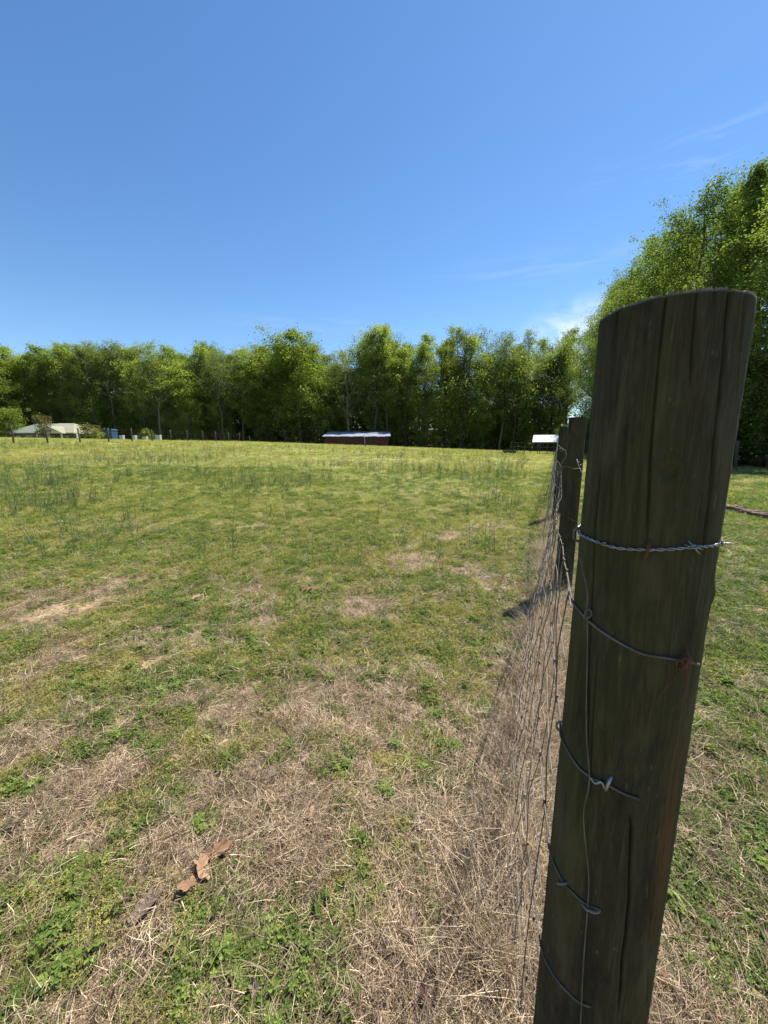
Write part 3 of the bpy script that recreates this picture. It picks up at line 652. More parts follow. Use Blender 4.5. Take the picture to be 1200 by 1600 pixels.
# hero post: displaced shaft with drying cracks
na, nz_ = 460, 300
th = np.linspace(0, 2*np.pi, na, endpoint=False); zz = np.concatenate([np.linspace(-.1, .3, 12), np.linspace(.31, HT, nz_-12)])
TH, ZZ = np.meshgrid(th, zz)
rad = RP*np.ones_like(TH)*(1+.012*np.sin(TH*2+1.3)+.01*np.sin(TH*3+ZZ*1.1)+.006*np.sin(ZZ*4))
fx = TH*RP*100; fz2 = ZZ*100
rad *= 1+.055*(1-ZZ/HT)
rad += (vnoise(fx, fz2, 1.1, 91)-.5)*.0008 + (vnoise(np.cos(TH)*5, np.sin(TH)*5+ZZ*.4, .8, 95)-.5)*.0016
camdir = math.atan2(-P1[1], -P1[0])
def cyl(px, py, off=0):
    """point on the post shaft seen along a ray (angle, height)"""
    d = ray(px, py); a = d.x**2+d.y**2; b2 = -(d.x*P1[0]+d.y*P1[1]); rr = RP
    for _ in range(5):
        c_ = P1[0]**2+P1[1]**2-(rr+off)**2; disc = b2*b2-a*c_; t = (-b2-math.sqrt(max(disc, 0)))/a
        if disc < 0: t = -b2/a
        p = Vector((d.x*t, d.y*t, d.z*t+EYE)); rr = RP*(1+.055*(1-p.z/HT))
    r_ = Vector((p.x-P1[0], p.y-P1[1])); r_ = r_.normalized()*(rr+off)
    return Vector((r_.x, r_.y, p.z))
CR = [([(1140, 478), (1128, 600), (1118, 700), (1108, 800), (1098, 880)], .0032, .012), ([(1088, 470), (1083, 540), (1078, 640)], .0022, .006), ([(1036, 500), (1022, 640), (1014, 740), (1011, 870)], .0022, .008),
      ([(962, 520), (955, 560)], .003, .006), ([(942, 700), (930, 820), (926, 900), (921, 1010), (918, 1100), (917, 1200)], .0025, .011), ([(936, 1000), (925, 1130), (922, 1260)], .0018, .007), ([(978, 1250), (986, 1290), (984, 1400), (973, 1500), (965, 1600)], .0028, .013),
      ([(1115, 470), (1108, 520)], .0018, .004), ([(1015, 1500), (1010, 1580)], .002, .006), ([(1060, 900), (1050, 960)], .0015, .004), ([(1165, 470), (1150, 640)], .0018, .004), ([(990, 560), (975, 700), (968, 800)], .0014, .003)]
for pts, wd, dp in CR:
    q = [cyl(*p) for p in pts]; hz_ = [p.z for p in q]; an = np.unwrap([math.atan2(p.y, p.x) for p in q])
    o = np.argsort(hz_); hz_ = np.array(hz_)[o]; an = an[o]
    ctr = np.interp(ZZ, hz_, an)+(vnoise(ZZ, ZZ*0, .05, int(wd*1e5))-.5)*.02
    dd = np.abs((TH-ctr+np.pi) % (2*np.pi)-np.pi)*RP
    ends = smooth((ZZ-hz_[0])/.06)*smooth((hz_[-1]-ZZ)/.06) if hz_[-1] < HT-.04 else smooth((ZZ-hz_[0])/.06)
    rad -= dp*.8*np.exp(-(dd/(wd*.55))**2)*ends
kn = cyl(1045, 737); ka = math.atan2(kn.y, kn.x); dd = np.hypot(((TH-ka+np.pi) % (2*np.pi)-np.pi)*RP, ZZ-kn.z); rad += .0022*np.exp(-((dd-.014)/.006)**2)-.004*np.exp(-(dd/.009)**2)
kn = cyl(1128, 930); ka = math.atan2(kn.y, kn.x); dd = np.hypot(((TH-ka+np.pi) % (2*np.pi)-np.pi)*RP, (ZZ-kn.z)*.7); rad += .004*np.exp(-(dd/.012)**2)
rimm = smooth((ZZ-HT+.0025)/.002)
rad = rad-.0008*smooth((ZZ-HT+.002)/.002)
ZW = ZZ+smooth((ZZ-HT+.05)/.05)*((vnoise(np.cos(TH)*4, np.sin(TH)*4, 1.5, 77)-.5)*.003)-np.where(ZZ > HT-.001, np.clip(vnoise(TH*RP*100, TH*0, .5, 79)-.55, 0, 1)*.006, 0)
V = np.stack([rad*np.cos(TH), rad*np.sin(TH), ZW], -1).reshape(-1, 3)
i0 = (np.arange(len(zz)-1)[:, None]*na+np.arange(na)[None, :]); i1 = (np.arange(len(zz)-1)[:, None]*na+(np.arange(na)[None, :]+1) % na)
F = np.stack([i0, i1, i1+na, i0+na], -1).reshape(-1, 4)
# top: rings inward
rings = [V]; Fs = [F]; last = (len(zz)-1)*na
cnt = len(V)
tv = V[-na:].copy(); rings.append(tv); last = cnt; cnt += na
for k, fr in enumerate((.9, .7, .45, .2, .04)):
    top = V[-na:].copy(); top[:, :2] *= fr; top[:, 2] += .0012*(1-fr)+.0015*np.sin(top[:, 0]*300); rings.append(top)
    a0 = last+np.arange(na); a1 = last+(np.arange(na)+1) % na; b0 = cnt+np.arange(na); b1 = cnt+(np.arange(na)+1) % na
    Fs.append(np.stack([a0, a1, b1, b0], -1)); last = cnt; cnt += na
me = npmesh('post', np.concatenate(rings), np.concatenate(Fs), True)
a = me.attributes.new('rim', 'FLOAT', 'POINT'); a.data.foreach_set('value', np.concatenate([rimm.ravel(), np.ones(na*6)]).astype(np.float32))
me.materials.append(M['post'])
post = link('post', me, fence); post['label'] = 'largest and nearest round timber post, cracked and green with algae'

# other posts
def post_mesh(seed, h_, r):
    rs = np.random.default_rng(seed); n_ = 48; zs = np.linspace(-.1, h_, 40); T_, Z_ = np.meshgrid(np.linspace(0, 2*np.pi, n_, endpoint=False), zs)
    rr = r*(1.04-.06*Z_/h_)+(vnoise(np.cos(T_)*3+seed, np.sin(T_)*3+Z_*.6, 1, seed)-.5)*.003
    for k in range(4):
        c0 = rs.uniform(0, 6.28); rr = rr-.005*np.exp(-((((T_-c0-.1*Z_+np.pi) % (2*np.pi)-np.pi)*r)/.005)**2)
    v = np.stack([rr*np.cos(T_), rr*np.sin(T_), Z_], -1).reshape(-1, 3); m_ = len(zs)
    j0 = (np.arange(m_-1)[:, None]*n_+np.arange(n_)[None, :]); j1 = (np.arange(m_-1)[:, None]*n_+(np.arange(n_)[None, :]+1) % n_)
    f = [tuple(q) for q in np.stack([j0, j1, j1+n_, j0+n_], -1).reshape(-1, 4)]+[tuple((m_-1)*n_+k for k in range(n_))]
    me = bpy.data.meshes.new('post'); me.from_pydata([tuple(p) for p in v], [], f); me.materials.append(M['post']); return me
pmesh = [post_mesh(31, 1.64, .078), post_mesh(32, 1.60, .07), post_mesh(33, 1.60, .074)]
posts = [P1]
for i in range(1, 13):
    p = P1+FD*(SPAN*i+(0 if i < 2 else tr.uniform(-.1, .1)))+FN*(0 if i < 2 else (.085 if i == 2 else .1+tr.uniform(-.03, .03))); posts.append(p)
    o = link('post', pmesh[0 if i == 1 else (i % 2)+1], fence); o.location = (p[0]-P1[0], p[1]-P1[1], Hs(*p)); o.rotation_euler = (tr.uniform(-.015, .015), tr.uniform(-.01, .02), tr.uniform(0, 6)*(i > 1)); o.scale.z = 1 if i < 3 else tr.uniform(.95, 1.04)
    if i == 1: o['label'] = 'second round post with its base in straw and curled wire ends'

rf = random.Random(3)
def fence_pt(s, h_, extra=0):
    """point on the woven wire: s metres along the fence, h above ground; bulges towards the field"""
    i = min(int(s//SPAN), len(posts)-2); k = s/SPAN-i; p = posts[i]+(posts[i+1]-posts[i])*k
    bl = (.145, .11, .07)[i % 3]*math.sin(math.pi*k)**.8*max(0, (1.32-h_)/1.1)+(.014*math.sin(s*3.1+h_*3)+.005*math.sin(s*9+h_*9))*math.sin(math.pi*k)
    sag = (.10 if i == 0 else .06)*math.sin(math.pi*k)*(h_/1.2)
    q = p+FN*(.088+bl+extra); return Vector((q[0]-P1[0], q[1]-P1[1], Hs(q[0], q[1])+max(.01, h_-sag+.008*math.sin(s*9+h_*20))))
HW = [1.19, 1.08, .96, .84, .71, .57, .43, .31, .20, .10]
END = SPAN*12
for k, h_ in enumerate(HW):
    q = MB(); ss = list(np.arange(.02, 7, .06))+list(np.arange(7, END, .6)); q.tube([fence_pt(s, h_) for s in ss], [.0014 if s < 7 else .0026 for s in ss], 5); q.build('line_wire', M['grey_wire'], fence, True)
s = .10; far_mb = MB(); stay_n = 0
while s < END-.1:
    zs = [1.19, 1.08, .96, .83, .71, .57, .43, .34, .25, .17, .10]
    jit = [rf.uniform(-.018, .018) for _ in zs]
    pts = [fence_pt(s+jit[i], z_, rf.uniform(-.006, .012)) for i, z_ in enumerate(zs)]
    if s < SPAN*3:
        q = MB(); q.tube(pts, .0014 if s < SPAN*2 else .0016, 4)
        for j, z_ in enumerate(zs):
            if j % 2 == 0 and s < SPAN: c0 = fence_pt(s+jit[j], z_); q.tube([c0+Vector((0, 0, -.008)), c0+Vector((0, 0, .008))], .0026, 5)   # hinge knots
        q.build('stay_wire', M['grey_wire'] if rf.random() < .7 else M['old_wire'], fence); stay_n += 1
    else: far_mb.tube(pts[::2], .0017, 3, caps=False)
    s += .15+rf.uniform(-.01, .01)+(.0 if s < SPAN*3 else .15)
tag(far_mb.build('stay_wire_run', M['grey_wire'], fence), None, None, None, 'stuff')

# barbed wire, twisted double strand
def twisted(path, r, amp, pitch, mb, n=5):
    path = [Vector(p) for p in path]; d = 0; acc = [0]
    for a_, b_ in zip(path, path[1:]): d += (b_-a_).length; acc.append(d)
    for ph in (0, math.pi):
        pts = []; t = 0
        while t <= d:
            i = max(j for j in range(len(acc)) if acc[j] <= t+1e-9); i = min(i, len(path)-2); f_ = (t-acc[i])/max(1e-9, acc[i+1]-acc[i]); p = path[i].lerp(path[i+1], f_)
            dr = (path[i+1]-path[i]).normalized(); a_ = dr.cross(Vector((0, 0, 1))); a_ = a_.normalized() if a_.length > .01 else Vector((1, 0, 0)); b_ = dr.cross(a_); w = 2*math.pi*t/pitch+ph
            pts.append(p+(a_*math.cos(w)+b_*math.sin(w))*amp); t += pitch/7
        mb.tube(pts, r, n)
    return acc
def smooth_path(pts, n=8):
    pts = [Vector(p) for p in pts]; o = []
    P = [pts[0]*2-pts[1]]+pts+[pts[-1]*2-pts[-2]]
    for i in range(1, len(P)-2):
        for k in range(n):
            t = k/n; a_, b_, c_, d_ = P[i-1], P[i], P[i+1], P[i+2]
            o.append(.5*((2*b_)+(c_-a_)*t+(2*a_-5*b_+4*c_-d_)*t*t+(3*b_-a_-3*c_+d_)*t**3))
    o.append(pts[-1]); return o
bw = [cyl(*p, .004) for p in ((1130, 849), (1112, 853), (1085, 855), (1050, 858), (1010, 859), (970, 857), (945, 851), (922, 842), (905, 834))]
edge = bw[-1]; bp2 = Vector((P2[0]-P1[0], P2[1]-P1[1], 0))+Vector((FN[0]*.085, FN[1]*.085, 1.30+Hs(*P2)))
bp2 = Vector((P2[0]-P1[0]-FN[0]*.02-FD[0]*.083, P2[1]-P1[1]-FN[1]*.02-FD[1]*.083, 1.27+Hs(*P2)))
ea = math.atan2(edge.y, edge.x); BACK = [Vector((math.cos(ea-w)*(RP+.004), math.sin(ea-w)*(RP+.004), edge.z+.01*w)) for w in (.15, .35, .6, .9, 1.2, 1.5)]
path = smooth_path(bw, 4)+BACK
q = MB(); q.tube([BACK[-1].lerp(bp2, t)+Vector((0, 0, -.03*math.sin(math.pi*t))) for t in np.linspace(0, 1, 14)], .0016, 5); q.build('barbed_wire', M['old_wire'], fence, True)
q = MB(); twisted(path, .0011, .0013, .022, q)
for c0 in [cyl(945, 851, .005), cyl(1084, 855, .005), cyl(1128, 849, .004)]+[BACK[-1].lerp(bp2, t) for t in (.06, .2, .34, .48, .62, .76, .9)]:
    for k in range(2):
        v0 = Vector((rf.uniform(-1, 1), rf.uniform(-1, 1), rf.uniform(-1, 1))).normalized()*.011
        q.tube([c0-v0, c0, c0+v0], [.0006, .0014, .0006], 4)
    q.tube([c0+Vector((math.cos(w)*.0032, math.sin(w)*.0032, w*.0006-.003)) for w in np.linspace(0, 11, 24)], .001, 4)
q.build('barbed_wire', M['galv'], fence, True)
q = MB(); pts = [bp2]
for i in range(2, 13): p = posts[i]+FN*.085; pts.append(Vector((p[0]-P1[0], p[1]-P1[1], 1.30+Hs(*p))))
q.tube(pts, [.003+.0004*i for i in range(len(pts))], 4); q.build('barbed_wire', M['grey_wire'], fence)

# line wires wrapped across the hero post
def wrap(pxs, mat, r=.0018, off=.0028, to=None, name='wrapped_wire', tw=False):
    pts = [cyl(*p, off) for p in pxs]; path = smooth_path(pts, 6)
    if to is not None: path += [path[-1].lerp(to, t) for t in np.linspace(.1, 1, 8)]
    q = MB()
    if tw: twisted(path, r*.8, r, .014, q)
    else: q.tube(path, r, 6)
    return q.build(name, mat, post, True)
wrap([(1092, 1038), (1075, 1034), (1040, 1028), (1005, 1022), (975, 1008), (945, 990), (925, 975), (913, 963), (900, 948), (890, 938)], M['old_wire'], to=fence_pt(.25, 1.19))
wrap([(1000, 1249), (975, 1240), (948, 1226), (925, 1215), (905, 1200), (890, 1178), (876, 1150), (869, 1130)], M['old_wire'], to=fence_pt(.25, .96))
wrap([(937, 1421), (915, 1412), (895, 1395), (880, 1378), (866, 1350), (857, 1325)], M['old_wire'], to=fence_pt(.25, .71))
wrap([(922, 1573), (905, 1566), (885, 1548), (868, 1528), (852, 1500), (845, 1480)], M['old_wire'], to=fence_pt(.25, .43))
wrap([(906, 870), (914, 905), (918, 930), (917, 955), (918, 1010), (916, 1100), (917, 1160), (921, 1220), (912, 1270), (915, 1320), (920, 1370), (918, 1420), (912, 1500), (907, 1600)], M['old_wire'], .0010, .006, name='loose_wire')
wrap([(913, 966), (915, 957), (921, 952), (924, 961), (917, 968), (925, 974), (932, 980)], M['old_wire'], .0014, .008, name='wire_knot')
wrap([(948, 1228), (952, 1218), (946, 1232), (940, 1222), (930, 1224), (922, 1214)], M['galv'], .0018, .006, name='wire_knot')
wrap([(1088, 1037), (1074, 1028), (1064, 1031), (1070, 1040), (1078, 1041), (1072, 1029), (1060, 1032), (1056, 1042)], M['rust'], .0012, .008, name='wire_knot')
wrap([(1072, 1040), (1074, 1065), (1065, 1090), (1052, 1110)], M['rust'], .0007, .006, name='loose_wire')
wrap([(1062, 1040), (1050, 1065), (1036, 1080), (1028, 1098)], M['rust'], .0006, .006, name='loose_wire')
def staple(px, py, tilt, mat):
    c0 = cyl(px, py, .001); o_ = Vector((c0.x, c0.y, 0)).normalized(); sd = Vector((-o_.y, o_.x, 0)); up = Vector((0, 0, 1)); d = up*math.cos(tilt)+sd*math.sin(tilt)
    q = MB(); q.tube([c0-d*.013-o_*.01, c0-d*.012+o_*.003, c0-d*.006+o_*.0075, c0+d*.006+o_*.0075, c0+d*.012+o_*.003, c0+d*.013-o_*.01], .002, 6); q.build('staple', mat, post, True)
for a_ in ((1011, 860, .1, M['rust']), (880, 1379, .7, M['grey_wire']), (924, 1417, 1.2, M['grey_wire']), (902, 835, .3, M['old_wire']), (873, 1134, .3, M['grey_wire']), (951, 1223, .2, M['galv']), (1066, 1030, .3, M['rust'])): staple(*a_)
# curled wire ends about the second post
P2o = Vector((P2[0]-P1[0], P2[1]-P1[1], Hs(*P2)))
def cur(pxs, Y_, r=.0022, mat='grey_wire'):
    pts = [at(px, py, Y_+dy)-FO for px, py, dy in pxs]; q = MB(); q.tube(smooth_path(pts, 5), r, 5); q.build('wire_end', M[mat], fence, True)
cur([(872, 742, 0), (876, 731, -.02), (886, 729, -.03), (895, 732, -.03), (908, 732, 0)], 3.46)
cur([(876, 731, -.02), (879, 722, -.04), (885, 712, -.05), (884, 707, -.04)], 3.46)
cur([(870, 703, 0), (875, 701, -.03), (879, 704, -.03), (875, 706, 0)], 3.46)
cur([(862, 788, 0), (870, 795, -.03), (880, 803, -.05), (890, 810, -.03), (898, 814, 0)], 3.46, mat='rust')
cur([(866, 788, 0), (872, 780, -.03), (878, 770, -.05)], 3.45)
cur([(866, 820, 0), (873, 812, -.03), (877, 802, -.05)], 3.45)
cur([(862, 852, 0), (871, 843, -.03), (875, 833, -.05)], 3.45)
cur([(860, 886, 0), (870, 875, -.03), (874, 858, -.05)], 3.44)
cur([(857, 916, 0), (868, 903, -.03), (872, 886, -.05)], 3.43)
cur([(850, 876, 0), (862, 888, -.03), (872, 898, -.04), (878, 908, -.03), (885, 922, 0)], 3.40)
cur([(852, 775, 0), (856, 765, 0), (858, 755, .02)], 3.2, mat='rust')
cur([(880, 925, 0), (874, 940, -.1), (868, 960, -.2), (862, 990, -.5)], 3.2)

# ------------------------------------------------------------------ ground cover: small plants and thatch as instances
def blades(rng, n, ln, wd, spread, flatness, bend, base_r, tint, dirbias=None, segs=3):
    V = []; F_ = []; T_ = []
    for i in range(n):
        w = rng.uniform(0, 2*math.pi) if dirbias is None else dirbias+rng.normal(0, spread)
        r0 = base_r*math.sqrt(rng.uniform()); a0 = rng.uniform(0, 2*math.pi); p = np.array([r0*math.cos(a0), r0*math.sin(a0), rng.uniform(0, .008) if flatness > .5 else 0])
        l_ = ln*rng.uniform(.5, 1.3); el = (1-flatness)*rng.uniform(.7, 1.45)+rng.uniform(0, .2)
        if flatness > .5: el = rng.normal(.06, .12)
        d = np.array([math.cos(w)*math.cos(el), math.sin(w)*math.cos(el), math.sin(el)]); sd = np.array([-math.sin(w), math.cos(w), rng.normal(0, .5)]); sd /= np.linalg.norm(sd)
        cv = rng.normal(0, bend); o = len(V); t = np.clip(tint+rng.normal(0, .2), 0, 1)
        for k in range(segs+1):
            f_ = k/segs; ww = wd*(1-.75*f_) if k < segs else wd*.12
            V += [tuple(p-sd*ww/2), tuple(p+sd*ww/2)]; T_ += [t, t]
            p = p+d*l_/segs; d = d+np.array([-math.sin(w)*cv, math.cos(w)*cv, -abs(rng.normal(0, bend))*(1 if flatness < .5 else .15)]); d /= np.linalg.norm(d)
            if flatness > .5 and p[2] < .001: p[2] = .001; d[2] = abs(d[2])*.3
        F_ += [(o+2*k, o+2*k+1, o+2*k+3, o+2*k+2) for k in range(segs)]
    return V, F_, T_
def leaves(rng, n, size, rad, hgt, lobes=3, tint=.5, V=None, F_=None, T_=None):
    V = V or []; F_ = F_ or []; T_ = T_ or []
    for i in range(n):
        r0 = rad*math.sqrt(rng.uniform()); a0 = rng.uniform(0, 6.28); hz = hgt*(1-(r0/rad)**2*.7)*rng.uniform(.4, 1.1)+.003
        c0 = np.array([r0*math.cos(a0), r0*math.sin(a0), hz]); nn = rng.normal(size=3)*.35; nn[2] = 1; nn /= np.linalg.norm(nn)
        w0 = rng.uniform(0, 6.28); t = np.clip(tint+rng.normal(0, .18), 0, 1); sz = size*rng.uniform(.6, 1.3)
        e1 = np.cross(nn, [0, 1, .01]); e1 /= np.linalg.norm(e1); e2 = np.cross(nn, e1)
        for k in range(lobes):
            w = w0+k*2*math.pi/max(lobes, 3) if lobes > 1 else w0; u = e1*math.cos(w)+e2*math.sin(w); v_ = np.cross(nn, u); o = len(V)
            V += [tuple(c0), tuple(c0+u*sz*.6+v_*sz*.33+nn*sz*.1), tuple(c0+u*sz-nn*sz*.12), tuple(c0+u*sz*.6-v_*sz*.33+nn*sz*.1)]; T_ += [t-.06, t, t+.04, t]
            F_.append((o, o+1, o+2, o+3))
    return V, F_, T_
protos = {}
def proto(kind, data, mat):
    V, F_, T_ = data; me = bpy.data.meshes.new(kind); me.from_pydata(V, [], F_); a = me.attributes.new('tint', 'FLOAT', 'POINT'); a.data.foreach_set('value', [float(t) for t in T_]); me.materials.append(M[mat])
    protos.setdefault(kind, []).append(bpy.data.objects.new(kind+'_piece', me))
pr = np.random.default_rng(9)
for i in range(6): proto('straw', blades(pr, 40, .072, .0021, .8 if i < 3 else 3, .95, .2, .09, .50, 0.0 if i < 3 else None), 'straw')
for i in range(3): proto('straw_fine', blades(pr, 70, .06, .0016, 3, .95, .25, .09, .45, None), 'straw')
for i in range(3): proto('upright_straw', blades(pr, 26, .24, .0022, 3, .28, .12, .05, .6, None), 'straw')
for i in range(3): proto('straw_tuft', blades(pr, 22, .10, .004, 3, .55 if i else .3, .25, .10, .62, None, 2), 'straw')
def crumb(rng):
    V = []; F_ = []; T_ = []
    for k in range(5):
        c0 = np.append(rng.normal(0, .018, 2), 0); q = .004*rng.uniform(.5, 1.4); o = len(V)
        P_ = np.array([(1, 0, 0), (-.2, .9, 0), (-.8, -.5, 0), (.1, .1, .8), (.3, -.6, .3), (0, 0, -.4)])+rng.normal(0, .2, (6, 3)); V += [tuple(c0+p*q) for p in P_]; T_ += [float(rng.uniform(0, .7))]*6
        F_ += [(o, o+1, o+3), (o+1, o+2, o+3), (o+2, o+4, o+3), (o+4, o, o+3), (o+1, o, o+5), (o+2, o+1, o+5), (o+4, o+2, o+5), (o, o+4, o+5)]
    return V, F_, T_
for i in range(3): proto('crumb', crumb(pr), 'soil_crumb')
for i in range(4): proto('clover', leaves(pr, 42, .012, .075, .035, 3, .5), 'weed')
for i in range(3): proto('lobed_weed', leaves(pr, 16, .021, .055, .045, 5, .6), 'weed')
for i in range(3): proto('yellow_weed', leaves(pr, 60, .007, .07, .045, 3, .55), 'yellow_weed')
for i in range(4): proto('grass_tuft', blades(pr, 30, .085, .003, 3, .22, .18, .04, .5, None), 'grass')
for i in range(4): proto('far_tuft', blades(pr, 26, .10, .007, 3, .3, .2, .14, .55, None, 2), 'grass')
for i in range(3): proto('far_weed', leaves(pr, 46, .018, .14, .06, 3, .6), 'yellow_weed')
for i in range(3): proto('green_far_weed', leaves(pr, 46, .02, .14, .06, 3, .5), 'weed')
for i in range(3):
    Vb, Fb, Tb = blades(pr, 7, .58, .0068, 3, .03, .05, .07, .4, None, 4)
    Vc, Fc, Tc = leaves(pr, 14, .03, .06, .2, 1, .5)
    o = len(Vb); proto('stalk', (Vb+Vc, Fb+[tuple(k+o for k in f) for f in Fc], Tb+Tc), 'stalk')
def leafshape(rng, lobed=True, sz=.05):
    V = [(0, 0, .004)]; T_ = [.4]; n_ = 26
    for k in range(n_):
        w = 2*math.pi*k/n_; r_ = (.55+.45*abs(math.cos(w)))*(1+(.26*math.cos(w*7+.6)*(.6+.5*math.sin(w*2)) if lobed else .05*math.cos(w*5)))*sz*(1 if lobed else .9)
        x, y = r_*math.cos(w), r_*math.sin(w)*(.75 if lobed else .5); V.append((x, y*.85, .004+(11*y*y*(.05/sz)+7*x*abs(x)*(.05/sz))+rng.normal(0, .002)+.004*math.sin(x*110+y*60))); T_.append(float(np.clip(.55+rng.normal(0, .15), 0, 1)))
    return V, [(0, 1+k, 1+(k+1) % n_) for k in range(n_)], T_
for i in range(3): proto('leaf_litter', leafshape(pr, i != 1, .028), 'dry_leaf')

def gn_group():
    ng = bpy.data.node_groups.new('scatter', 'GeometryNodeTree')
    ng.interface.new_socket('Geometry', in_out='INPUT', socket_type='NodeSocketGeometry')
    ng.interface.new_socket('Pieces', in_out='INPUT', socket_type='NodeSocketCollection')
    ng.interface.new_socket('Geometry', in_out='OUTPUT', socket_type='NodeSocketGeometry')
    n = ng.nodes.new; gi = n('NodeGroupInput'); go = n('NodeGroupOutput'); ip = n('GeometryNodeInstanceOnPoints'); ci = n('GeometryNodeCollectionInfo')
    ci.inputs['Separate Children'].default_value = True; ci.inputs['Reset Children'].default_value = True
    def na_(nm, ty): x = n('GeometryNodeInputNamedAttribute'); x.data_type = ty; x.inputs['Name'].default_value = nm; return x.outputs['Attribute']
    l = ng.links.new; l(gi.outputs[0], ip.inputs['Points']); l(gi.outputs[1], ci.inputs['Collection']); l(ci.outputs[0], ip.inputs['Instance']); ip.inputs['Pick Instance'].default_value = True
    l(na_('idx', 'INT'), ip.inputs['Instance Index']); e2r = n('FunctionNodeEulerToRotation'); l(na_('rot', 'FLOAT_VECTOR'), e2r.inputs[0]); l(e2r.outputs[0], ip.inputs['Rotation'])
    l(na_('scl', 'FLOAT_VECTOR'), ip.inputs['Scale']); l(ip.outputs[0], go.inputs[0]); return ng
NG = gn_group()
def scatter(kind, name, x, y, scl, label, cat, rotz=None, tilt=.15, dz=0.0, zs=None):
    n = len(x); x = np.asarray(x); y = np.asarray(y); z = H(x, y)+dz
    me = bpy.data.meshes.new(name); me.vertices.add(n); me.vertices.foreach_set('co', np.stack([x, y, z], -1).astype(np.float32).ravel())
    rot = np.stack([RNG.normal(0, tilt, n), RNG.normal(0, tilt, n), RNG.uniform(0, 6.283, n) if rotz is None else rotz], -1)
    zs_ = np.ones(n) if zs is None else zs
    for nm, ty, d in (('rot', 'FLOAT_VECTOR', rot), ('scl', 'FLOAT_VECTOR', np.stack([scl, scl, scl*zs_], -1))):
        a = me.attributes.new(nm, ty, 'POINT'); a.data.foreach_set('vector', d.astype(np.float32).ravel())
    a = me.attributes.new('idx', 'INT', 'POINT'); a.data.foreach_set('value', RNG.integers(0, len(protos[kind]), n).astype(np.int32))
    col = bpy.data.collections.get('pieces_'+kind)
    if col is None:
        col = bpy.data.collections.new('pieces_'+kind)
        for p in protos[kind]: col.objects.link(p)
    o = link(name, me); md = o.modifiers.new('scatter', 'NODES'); md.node_group = NG
    for it in NG.interface.items_tree:
        if it.name == 'Pieces' and it.in_out == 'INPUT': md[it.identifier] = col
    tag(o, label, cat, None, 'stuff'); return o
def sample(n, y0, y1, power=1.0, xm=1.35):
    """points thinning with distance, over the whole wedge of field and a margin beside it"""
    u = RNG.uniform(0, 1, n)
    if power == 0: y = np.exp(np.log(y0)+u*(np.log(y1)-np.log(y0)))
    else: y = (y0**power+u*(y1**power-y0**power))**(1/power)
    x = RNG.uniform(-1, 1, n)*(y*xm+.5); return x, y
def infield(x, y): return (litter(x, y) < .5) & (y < 75)
def keep(x, y, pr_): k = RNG.uniform(0, 1, len(x)) < pr_; return x[k], y[k]
# near thatch
x, y = sample(17000, .35, 6.5, .7); c = cover(x, y); x, y = keep(x, y, .6*(1-.65*c)*(.35+1.3*np.clip((fbm(x, y, .3, 43)-.35)*2.5, 0, .8)))
x, y = keep(x, y, 1-.85*sand(x, y))
flow = (fbm(x, y, .7, 41)*2.2*math.pi*1.6)
d = np.hypot(x, y); scatter('straw', 'dead_straw', x, y, RNG.uniform(.65, 1.25, len(x))*(1+.08*d), 'dry flattened straw lying over the near ground', 'straw', flow, .12)
x, y = sample(12000, .35, 6, .7); c = cover(x, y); x, y = keep(x, y, (1-.8*c)*(1-.8*sand(x, y)))
scatter('straw_fine', 'dead_straw', x, y, RNG.uniform(.7, 1.4, len(x)), 'fine broken straw bits between the weeds', 'straw', None, .35)
x, y = sample(30000, .35, 5, .7); c = cover(x, y); x, y = keep(x, y, 1-.5*c)
scatter('crumb', 'soil_crumbs', x, y, RNG.uniform(.3, 1.3, len(x))**1.5, 'small crumbs of soil and chaff between the straw', 'soil', None, .5, -.001)
x, y = sample(16000, 2.5, 26, .35); k = (litter(x, y) < .5); x, y = x[k], y[k]; x, y = keep(x, y, np.clip((fbm(x, y, .7, 45)-.40)*4, .1, 1)*np.clip(1.25-cover(x, y)*.7, 0, 1)); d = np.hypot(x, y)
scatter('straw_tuft', 'dead_grass', x, y, RNG.uniform(.4, .9, len(x))*(.6+.07*d), 'pale dead grass blades mixed into the pasture', 'dry grass', None, .3)
# straw standing and matted along the fence
n = 900; s_ = RNG.uniform(-.1, 7, n); q_ = RNG.normal(.08, .13, n); x = P1[0]+FD[0]*s_+FN[0]*q_; y = P1[1]+FD[1]*s_+FN[1]*q_
k = (y > .3) & (np.hypot(x-P1[0], y-P1[1]) > .09); x, y = x[k], y[k]
scatter('upright_straw', 'tall_dry_grass', x, y, RNG.uniform(.35, .8, len(x)), 'tall dry grass tangled along the foot of the near fence', 'dry grass', None, .45)
n = 190; s_ = RNG.uniform(.2, 5, n); q_ = RNG.normal(.17, .06, n); x = P1[0]+FD[0]*s_+FN[0]*q_; y = P1[1]+FD[1]*s_+FN[1]*q_
scatter('upright_straw', 'tall_dry_grass', x, y, RNG.uniform(.5, 1.25, len(x)), 'long bleached stems standing up through the wire mesh', 'dry grass', None, .25)
n = 2400; s_ = RNG.uniform(-.6, 9, n); q_ = RNG.normal(.02, .26, n); x = P1[0]+FD[0]*s_+FN[0]*q_; y = P1[1]+FD[1]*s_+FN[1]*q_; k = y > .3; x, y = x[k], y[k]
scatter('straw', 'dead_straw', x, y, RNG.uniform(.8, 1.5, len(x)), 'thick mat of straw under the near fence', 'straw', RNG.normal(math.atan2(FD[1], FD[0]), .7, len(x)), .15)
